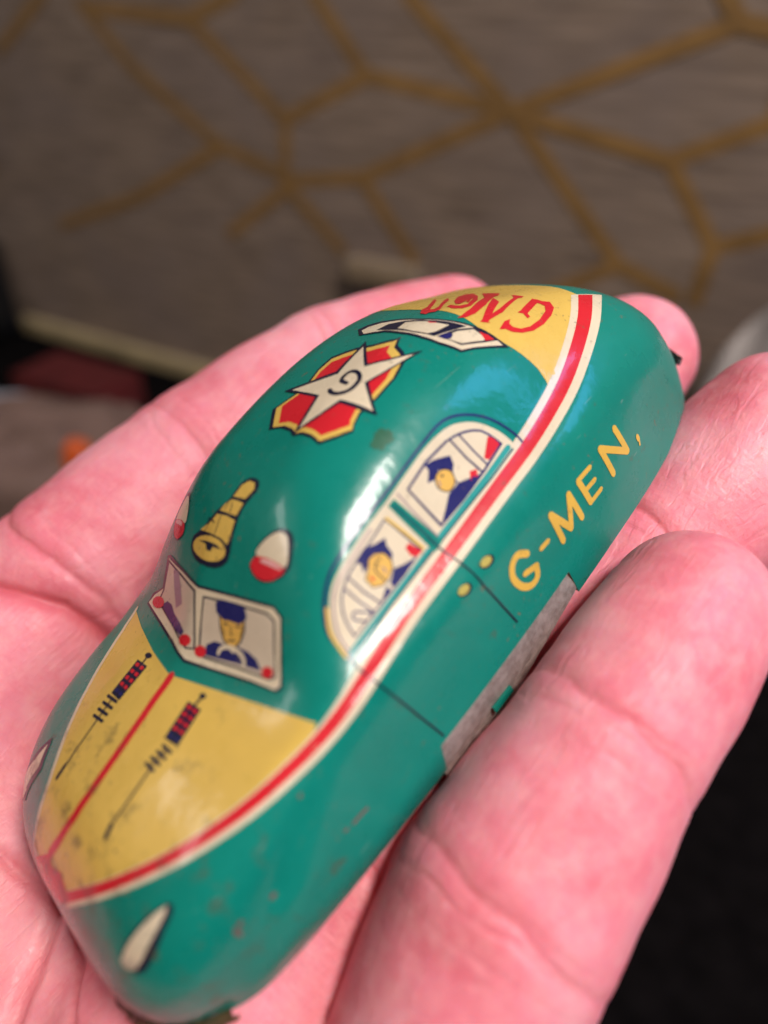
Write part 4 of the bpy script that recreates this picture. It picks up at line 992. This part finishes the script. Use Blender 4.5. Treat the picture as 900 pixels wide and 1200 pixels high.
def build_hand():
    V, Q = surface_nets(hand_f, (-75, -130, -72), (194, 52, 40), 1.25)
    V = newton(hand_f, V, 2)
    V, Q = subdivide(V, Q)
    for lev in range(2):
        g = grad(hand_f, V, 0.05) if lev == 0 else G
        g2 = (g * g).sum(1)[:, None]
        V = V - hand_f(V)[:, None] * g / np.maximum(g2, 0.2)
        if lev == 0:
            mid = V[Q].mean(1)
            near = (mid[:, 0] < 80) & (mid[:, 1] > -60)          # the wrist and thumb stay coarser
            keep = Q[~near]
            both, Q = subdivide(np.concatenate([V, g], 1), Q[near])
            Q = np.concatenate([Q, keep])
            V, G = both[:, :3], both[:, 3:]
    Nn = G / np.linalg.norm(G, axis=1)[:, None]
    # finger coordinates: u along the finger, v round it, and the crease pattern
    best = np.full(len(V), 1e9)
    U = np.stack([V[:, 0] * 1.0, V[:, 1] * 1.0], 1)
    disp = np.zeros(len(V))
    flush = np.zeros(len(V))
    wob = (vnoise(V, 5.0, 1) - .5) * 1.6 + (vnoise(V, 1.7, 2) - .5) * 0.5
    for fi, (name, (J, pal)) in enumerate(HAND.items()):
        pal = np.array(pal, float)
        s0 = 0.0
        for i in range(len(J) - 1):
            A, B = np.array(J[i][:3], float), np.array(J[i + 1][:3], float)
            d = B - A
            l = np.linalg.norm(d)
            d /= l
            pn = pal - (pal @ d) * d
            pn /= np.linalg.norm(pn)
            sd = np.cross(d, pn)
            t = (V - A) @ d
            c = cone(V, J[i], J[i + 1])
            q = V - A - np.clip(t, 0, l)[:, None] * d
            ang = np.arctan2(q @ sd, q @ pn)
            m = (c < best) & (c < 4.0)
            best = np.where(m, c, best)
            rr = (J[i][3] + J[i + 1][3]) / 2
            U[m, 0] = (s0 + t)[m] + 200 * fi
            U[m, 1] = (ang * rr)[m]
            # joint creases at the start of this phalanx
            facing = np.clip(0.30 + 0.70 * np.cos(ang), 0.0, 1)
            own = np.clip(1 - c / 2.5, 0, 1) * (c < best + 0.6)
            if i >= 1:
                for off, amp, sg in ((0.0, 0.26, 0.24), (0.2, 0.26, 1.5), (-1.9, 0.17, 0.22), (1.5, 0.10, 0.2), (-3.4, 0.08, 0.2)) if i > 1 else ((0.0, 0.3, 0.45), (0.0, 0.3, 1.6), (2.4, 0.10, 0.35)):
                    x = t - off - wob - 0.9 * np.sin(ang * 1.3 + fi + off)
                    k = np.exp(-(x / sg) ** 2) * facing * own
                    disp -= amp * k
                    flush += 0.8 * k * amp
                    disp += 0.16 * amp * np.exp(-((np.abs(x) - 1.6) / 0.9) ** 2) * facing * own
            s0 += l
    # long fold lines of the palm
    folds = [([(28.9, -38.9, 23.3), (27.3, -35.1, 21.9), (25.4, -32.1, 19.2), (23.7, -30.2, 16.4), (22.8, -29.4, 12.0), (22.2, -30.6, 6.4)], 0.8, 0.75),
             ([(28.9, -38.9, 23.3), (27.3, -35.1, 21.9), (25.4, -32.1, 19.2), (23.7, -30.2, 16.4), (22.8, -29.4, 12.0), (22.2, -30.6, 6.4)], 0.7, 2.4),
             ([(45.6, -12.4, -1.9), (49.7, -10.4, -3.0), (53.3, -8.8, -3.9), (56.7, -6.6, -4.6), (66, 0, -6)], 1.1, 1.0),
             ([(45.5, -9.8, -3.0), (48.1, -5.0, -4.9), (50.3, 1.7, -3.7), (56, 8, -5)], 0.7, 0.6),
             ([(47.2, -20.1, 3.1), (47.0, -16.9, 0.3), (46.0, -12.2, -2.0)], 0.6, 0.8)]
    for pts, amp, sg in folds:
        P = np.array(pts, float)
        d = np.full(len(V), 1e9)
        for a, b in zip(P[:-1], P[1:]):
            e = b - a
            t = np.clip(((V - a) @ e) / (e @ e), 0, 1)
            q = V - a - t[:, None] * e
            q = q - (q * Nn).sum(1)[:, None] * Nn
            w = np.linalg.norm(V - a - t[:, None] * e, axis=1)
            d = np.minimum(d, np.where(w < 13, np.linalg.norm(q, axis=1), 1e9))
        k = np.exp(-((d + wob * 0.25) / sg) ** 2)
        disp -= amp * k
        flush += 0.45 * k
    # soft unevenness of flesh
    disp += (vnoise(V, 9.0, 5) - .5) * 0.5 + (vnoise(V, 3.2, 6) - .5) * 0.16
    # flesh gives way where the tin presses on it
    f = body_f(V)
    rz = RIM(V[:, 0])
    V = V + Nn * disp[:, None]
    o = mesh_object('hand', V * 0.001, Q, MATS['skin'], None)
    o.matrix_world = M4
    me = o.data
    at = me.attributes.new('flush', 'FLOAT', 'POINT')
    at.data.foreach_set('value', np.clip(flush, 0, 1).astype(np.float32))
    return o

def skin_material():
    m, nt, b = new_mat('skin')
    L = nt.links.new
    tc = N(nt, 'ShaderNodeTexCoord')
    co = tc.outputs['Object']
    n1 = N(nt, 'ShaderNodeTexNoise', Scale=55.0, Detail=5.0, Roughness=0.6)
    L(co, n1.inputs['Vector'])
    n2 = N(nt, 'ShaderNodeTexNoise', Scale=420.0, Detail=4.0, Roughness=0.7)
    L(co, n2.inputs['Vector'])
    c = ramp(nt, n1.outputs[0], [(0.32, (0.74, 0.150, 0.190)), (0.50, (0.84, 0.235, 0.290)), (0.66, (0.90, 0.38, 0.435))])
    c = mixc(nt, ramp(nt, n2.outputs[0], [(0.42, (0, 0, 0)), (0.68, (0.45, 0.45, 0.45))]), c, (0.92, 0.42, 0.42))
    at = N(nt, 'ShaderNodeAttribute', attribute_name='flush')
    c = mixc(nt, at.outputs['Fac'], c, (0.66, 0.115, 0.14))
    L(c, b.inputs['Base Color'])
    b.inputs['Subsurface Weight'].default_value = 0.35
    b.inputs['Subsurface Radius'].default_value = (1.0, 0.30, 0.18)
    b.inputs['Subsurface Scale'].default_value = 0.0028
    b.inputs['Specular IOR Level'].default_value = 0.42
    # fine lines: many run along the finger, some round it
    def lines(sx, sy, rot, detail=2.0, dist=0.4):
        mp = N(nt, 'ShaderNodeMapping')
        mp.inputs['Rotation'].default_value = rot
        mp.inputs['Scale'].default_value = (sx, sy, sy)
        L(co, mp.inputs[0])
        n = N(nt, 'ShaderNodeTexNoise', Scale=1.0, Detail=detail, Roughness=0.55, Distortion=dist)
        L(mp.outputs[0], n.inputs['Vector'])
        return n.outputs[0]
    a1 = lines(90.0, 620.0, (0, 0.1, 0.22), 2.0, 0.7)
    a2 = lines(520.0, 2300.0, (0, -0.1, -0.1), 2.0, 0.5)
    a3 = lines(1900.0, 420.0, (0.3, 0.2, 0.35), 2.0, 0.5)
    rid = ramp(nt, a1, [(0.37, (0, 0, 0)), (0.43, (1, 1, 1))])
    s1 = N(nt, 'ShaderNodeMath', operation='MULTIPLY_ADD')
    L(rid, s1.inputs[0]); s1.inputs[1].default_value = 0.55
    L(a2, s1.inputs[2])
    s2 = N(nt, 'ShaderNodeMath', operation='MULTIPLY_ADD')
    L(a3, s2.inputs[0]); s2.inputs[1].default_value = 0.7
    L(s1.outputs[0], s2.inputs[2])
    vo = N(nt, 'ShaderNodeTexVoronoi', Scale=1700.0)
    L(co, vo.inputs['Vector'])
    s3 = N(nt, 'ShaderNodeMath', operation='MULTIPLY_ADD')
    L(vo.outputs['Distance'], s3.inputs[0]); s3.inputs[1].default_value = 0.25
    L(s2.outputs[0], s3.inputs[2])
    bp = N(nt, 'ShaderNodeBump', Strength=0.4, Distance=0.0002)
    L(s3.outputs[0], bp.inputs['Height'])
    L(bp.outputs[0], b.inputs['Normal'])
    rr = N(nt, 'ShaderNodeMapRange')
    L(a2, rr.inputs[0])
    rr.inputs[1].default_value = 0.3; rr.inputs[2].default_value = 0.7
    rr.inputs[3].default_value = 0.38; rr.inputs[4].default_value = 0.56
    L(rr.outputs[0], b.inputs['Roughness'])

skin_material()
hand = build_hand()
tag(hand, 'pink cupped left hand, palm up, cradling the toy car between its fingers', 'hand')

# ------------------------------------------------------------------ background: papered wall, its trim, floor and clutter
CAM_Z = float(cam.location.z)
H0 = CAM_Z / 1.03                                       # floor at z = 0
wt = np.array([0.86217, -0.50662, 0]); wn = np.array([0.50662, 0.86217, 0])
WD = 1.56636 * H0
cam_w = np.array(cam.location)

def on_wall(s, z, proud=0.0):
    """s along the wall and z up, both measured in camera heights from the camera's foot"""
    p = cam_w + wt * s * H0 + wn * (WD - proud)
    p[2] = CAM_Z + z * H0
    return p

def wall_material():
    m, nt, b = new_mat('wallpaper')
    L = nt.links.new
    tc = N(nt, 'ShaderNodeTexCoord')
    mp = N(nt, 'ShaderNodeMapping')
    mp.inputs['Rotation'].default_value = (0, 0, math.atan2(0.50662, 0.86217))
    L(tc.outputs['Object'], mp.inputs[0])
    mp2 = N(nt, 'ShaderNodeMapping')
    mp2.inputs['Scale'].default_value = (28, 28, 330)
    L(mp.outputs[0], mp2.inputs[0])
    n = N(nt, 'ShaderNodeTexNoise', Scale=1.0, Detail=6.0, Roughness=0.65)
    L(mp2.outputs[0], n.inputs['Vector'])
    n2 = N(nt, 'ShaderNodeTexNoise', Scale=22.0, Detail=3.0)
    L(tc.outputs['Object'], n2.inputs['Vector'])
    c = ramp(nt, n.outputs[0], [(0.32, (0.125, 0.088, 0.064)), (0.5, (0.215, 0.155, 0.115)), (0.70, (0.31, 0.23, 0.176))])
    c = mixc(nt, ramp(nt, n2.outputs[0], [(0.40, (0, 0, 0)), (0.70, (0.5, 0.5, 0.5))]), c, (0.19, 0.145, 0.13))
    L(c, b.inputs['Base Color'])
    b.inputs['Roughness'].default_value = 0.7
    bp = N(nt, 'ShaderNodeBump', Strength=0.3, Distance=0.0008)
    L(n.outputs[0], bp.inputs['Height'])
    L(bp.outputs[0], b.inputs['Normal'])

def plain(name, c, rough=0.6, var=0.25, scale=40.0, metallic=0.0):
    m, nt, b = new_mat(name)
    tc = N(nt, 'ShaderNodeTexCoord')
    n = N(nt, 'ShaderNodeTexNoise', Scale=scale, Detail=5.0)
    nt.links.new(tc.outputs['Object'], n.inputs['Vector'])
    nt.links.new(ramp(nt, n.outputs[0], [(0.3, tuple(x * (1 - var) for x in c)), (0.7, tuple(min(1, x * (1 + var)) for x in c))]), b.inputs['Base Color'])
    b.inputs['Roughness'].default_value = rough
    b.inputs['Metallic'].default_value = metallic
    bp = N(nt, 'ShaderNodeBump', Strength=0.2, Distance=0.001)
    nt.links.new(n.outputs[0], bp.inputs['Height'])
    nt.links.new(bp.outputs[0], b.inputs['Normal'])
    return m

wall_material()
plain('gold_ink', (0.27, 0.15, 0.05), 0.5, 0.2, 60, 0.1)
plain('trim_paint', (0.40, 0.31, 0.17), 0.5)
plain('dark_carpet', (0.004, 0.003, 0.003), 0.95, 0.4, 120)
plain('brown_paper', (0.17, 0.10, 0.075), 0.8, 0.25, 25)
plain('red_card', (0.10, 0.010, 0.010), 0.6)
plain('orange_plastic', (0.62, 0.10, 0.02), 0.35)
plain('white_card', (0.42, 0.42, 0.46), 0.6)
plain('blue_card', (0.02, 0.05, 0.12), 0.6)
plain('grey_cloth', (0.55, 0.50, 0.48), 0.9, 0.3, 60)
plain('black_lacquer', (0.006, 0.006, 0.007), 0.35, 0.2)
plain('pale_wood', (0.26, 0.19, 0.12), 0.55, 0.2, 30)

def quad_sheet(name, c, mat):
    return mesh_object(name, np.array(c), [(0, 1, 2, 3)], MATS[mat], smooth=False)

wall = quad_sheet('wall', [on_wall(-6, -1), on_wall(5, -1), on_wall(5, 4.5), on_wall(-6, 4.5)], 'wallpaper')
tag(wall, kind='structure')
# printed gold trellis of the wallpaper: segments in wall units
TRELLIS = [(-0.632, -0.218, -0.962, -0.173), (-0.962, -0.173, -1.18, -0.271), (-1.18, -0.271, -1.192, -0.404), (-1.192, -0.404, -0.976, -0.374), (-0.976, -0.374, -0.632, -0.218), (-0.632, -0.218, -0.863, -0.034), (-0.962, -0.173, -1.083, -0.036), (-1.18, -0.271, -1.434, -0.083), (-1.434, -0.083, -1.295, -0.034), (-1.434, -0.083, -1.767, -0.065), (-1.191, -0.391, -1.385, -0.342), (-1.385, -0.342, -1.64, -0.186), (-1.64, -0.186, -1.78, -0.058), (-1.193, -0.41, -1.039, -0.538), (-1.385, -0.346, -1.688, -0.495), (-1.688, -0.495, -2.032, -0.612), (-1.194, -0.423, -1.377, -0.548), (-2.13, -0.167, -1.912, -0.042), (-0.976, -0.374, -0.841, -0.532), (-0.632, -0.218, -0.249, -0.064), (-0.249, -0.064, -0.154, -0.078), (-0.249, -0.064, -0.283, -0.023), (-0.632, -0.218, -0.317, -0.277), (-0.317, -0.277, -0.157, -0.203), (-0.317, -0.277, -0.208, -0.417), (-0.208, -0.417, -0.103, -0.375), (-0.208, -0.417, -0.218, -0.517), (-0.632, -0.218, -0.376, -0.475), (-0.376, -0.475, -0.518, -0.561), (-0.376, -0.475, -0.259, -0.515), (-0.157, -0.203, -0.154, -0.078)]
V, F = [], []
for ds, dz in ((0, 0), (2.2, 0.10), (-2.2, -0.10), (0.1, 0.62), (2.3, 0.72), (-2.1, 0.52)):
    for s0, z0, s1, z1 in TRELLIS:
        if ds or dz:
            if abs(ds) < 1 and z0 + dz < 0.02:
                continue
        a, b_ = np.array([s0 + ds, z0 + dz]), np.array([s1 + ds, z1 + dz])
        if min(a[1], b_[1]) < -0.97:
            continue
        d = (b_ - a) / np.linalg.norm(b_ - a)
        n = np.array([-d[1], d[0]]) * 0.0145
        a, b_ = a - d * 0.012, b_ + d * 0.012
        k = len(V)
        pr = 0.0004 + 0.00002 * (len(F) % 23)
        V += [on_wall(*(a - n), pr), on_wall(*(b_ - n), pr), on_wall(*(b_ + n), pr), on_wall(*(a + n), pr)]
        F.append((k, k + 1, k + 2, k + 3))
mesh_object('gold_trellis_print', np.array(V), F, MATS['gold_ink'], wall, smooth=False)

def wall_box(name, s0, s1, z0, z1, d0, d1, mat, parent=None):
    P = []
    for z in (z0, z1):
        for s, d in ((s0, d1), (s1, d1), (s1, d0), (s0, d0)):
            P.append(on_wall(s, z, d))
    o = mesh_object(name, np.array(P), [(3, 2, 1, 0), (4, 5, 6, 7), (0, 1, 5, 4), (1, 2, 6, 5), (2, 3, 7, 6), (3, 0, 4, 7)], MATS[mat], parent, smooth=False)
    bv = o.modifiers.new('soft_edge', 'BEVEL')
    bv.width = 0.002
    bv.segments = 2
    return o

skirt = wall_box('skirting', -2.33, 5, -1.0, -0.945, 0.0006, 0.007, 'trim_paint')
tag(skirt, kind='structure')
g = 6.0
MATS['dark_carpet'].node_tree.nodes['Principled BSDF'].inputs['Specular IOR Level'].default_value = 0.05
floor = quad_sheet('floor', [(-g, -g, 0), (g, -g, 0), (g, g, 0), (-g, g, 0)], 'dark_carpet')
tag(floor, kind='structure')

def at(x, y, z):
    """x right and y ahead of the camera's foot, z above the floor, in camera heights"""
    return np.array([cam_w[0] + x * H0, cam_w[1] + y * H0, z * H0])

def lumpy(name, c, size, mat, seed, pinch=0.0, rough=0.16, n=26):
    """crumpled closed form"""
    r = np.random.RandomState(seed)
    V, F = [], []
    for i in range(n + 1):
        ph = math.pi * i / n
        for j in range(2 * n):
            t = math.pi * j / n
            d = np.array([math.sin(ph) * math.cos(t), math.sin(ph) * math.sin(t), -math.cos(ph)])
            e = np.sign(d) * np.abs(d) ** 0.55
            V.append(e)
    V = np.array(V)
    k = 1 + rough * (vnoise(V * 3 + seed, 1.0, seed) - .5) * 2 + rough * 0.6 * np.abs(vnoise(V * 7 + seed, 1.0, seed + 1) - .5) * 2
    V = V * k[:, None]
    V[:, :2] *= (1 - pinch * np.clip(V[:, 2:3] * .5 + .5, 0, 1))
    V[:, 2] = np.maximum(V[:, 2], -1)
    for i in range(n):
        for j in range(2 * n):
            a, b = i * 2 * n + j, i * 2 * n + (j + 1) % (2 * n)
            F.append((a, b, b + 2 * n, a + 2 * n))
    return mesh_object(name, c + V * np.array(size) * H0, F, MATS[mat])

board = wall_box('wall_ledge', -1.005, -0.815, -0.60, -0.545, 0.0006, 0.010, 'pale_wood')
tag(board, 'short pale wooden ledge on the papered wall just above the index finger', 'ledge')
cab = wall_box('low_cabinet', -3.6, -2.36, -1.0, -0.70, 0.002, 0.09, 'black_lacquer')
tag(cab, 'dark low cabinet at the left end of the papered wall', 'cabinet')
bag = lumpy('paper_bag', at(-0.78, 1.42, 0.13), (0.34, 0.22, 0.13), 'brown_paper', 3, 0.25)
tag(bag, 'crumpled brown paper bag on the floor behind the hand', 'bag')
V, F = box_geo((-0.16, -0.09, 0), (0.16, 0.09, 0.10))
c_, s_ = math.cos(-0.5), math.sin(-0.5)
V = [at(-0.88 + c_ * x - s_ * y, 2.02 + s_ * x + c_ * y, z) for x, y, z in V]
red = mesh_object('red_box', np.array(V), F, MATS['red_card'], smooth=False)
tag(red, 'flat dark red box on the floor below the skirting', 'box')
orange = lumpy('orange_cap', at(-0.60, 1.30, 0.245), (0.035, 0.03, 0.045), 'orange_plastic', 8, 0.35, 0.05, 14)
tag(orange, 'small orange plastic cap lying on the brown paper bag', 'cap')
V, F = box_geo((-0.07, -0.05, 0), (0.07, 0.05, 0.16))
carton = mesh_object('small_carton', np.array([at(-0.98 + x, 1.72 + y, z) for x, y, z in V]), F, MATS['white_card'], smooth=False)
tag(carton, 'small white carton with a blue panel beside the red box', 'carton')
V, F = box_geo((-0.075, -0.053, 0.02), (-0.02, -0.05, 0.13))
mesh_object('blue_panel', np.array([at(-0.98 + x, 1.72 + y, z) for x, y, z in V]), F, MATS['blue_card'], carton, smooth=False)
# grey cloth hanging in folds against the wall, just inside the picture's edge
rows = []
for i in range(60):
    f = i / 59
    s = -0.155 + 0.75 * f
    row = []
    for j in range(24):
        h = j / 23
        top = -0.62 + 0.33 * min(1, f * 3.2) ** 0.7
        z = top + (-1.0 - top) * h
        pr = 0.022 + 0.007 * math.sin(f * 31 + 4 * math.sin(f * 5) + h * 2) * (0.4 + 0.6 * h) + 0.009 * math.sin(f * 11 + h * 3)
        row.append(on_wall(s - 0.02 * h, z, pr) * 1000)
    rows.append(row[::-1])
cloth = ribbon('hanging_cloth', rows, 1.5, MATS['grey_cloth'], None)
for p in cloth.data.polygons:
    p.use_smooth = True
tag(cloth, 'pale grey cloth hanging in folds against the papered wall at the right edge', 'cloth')
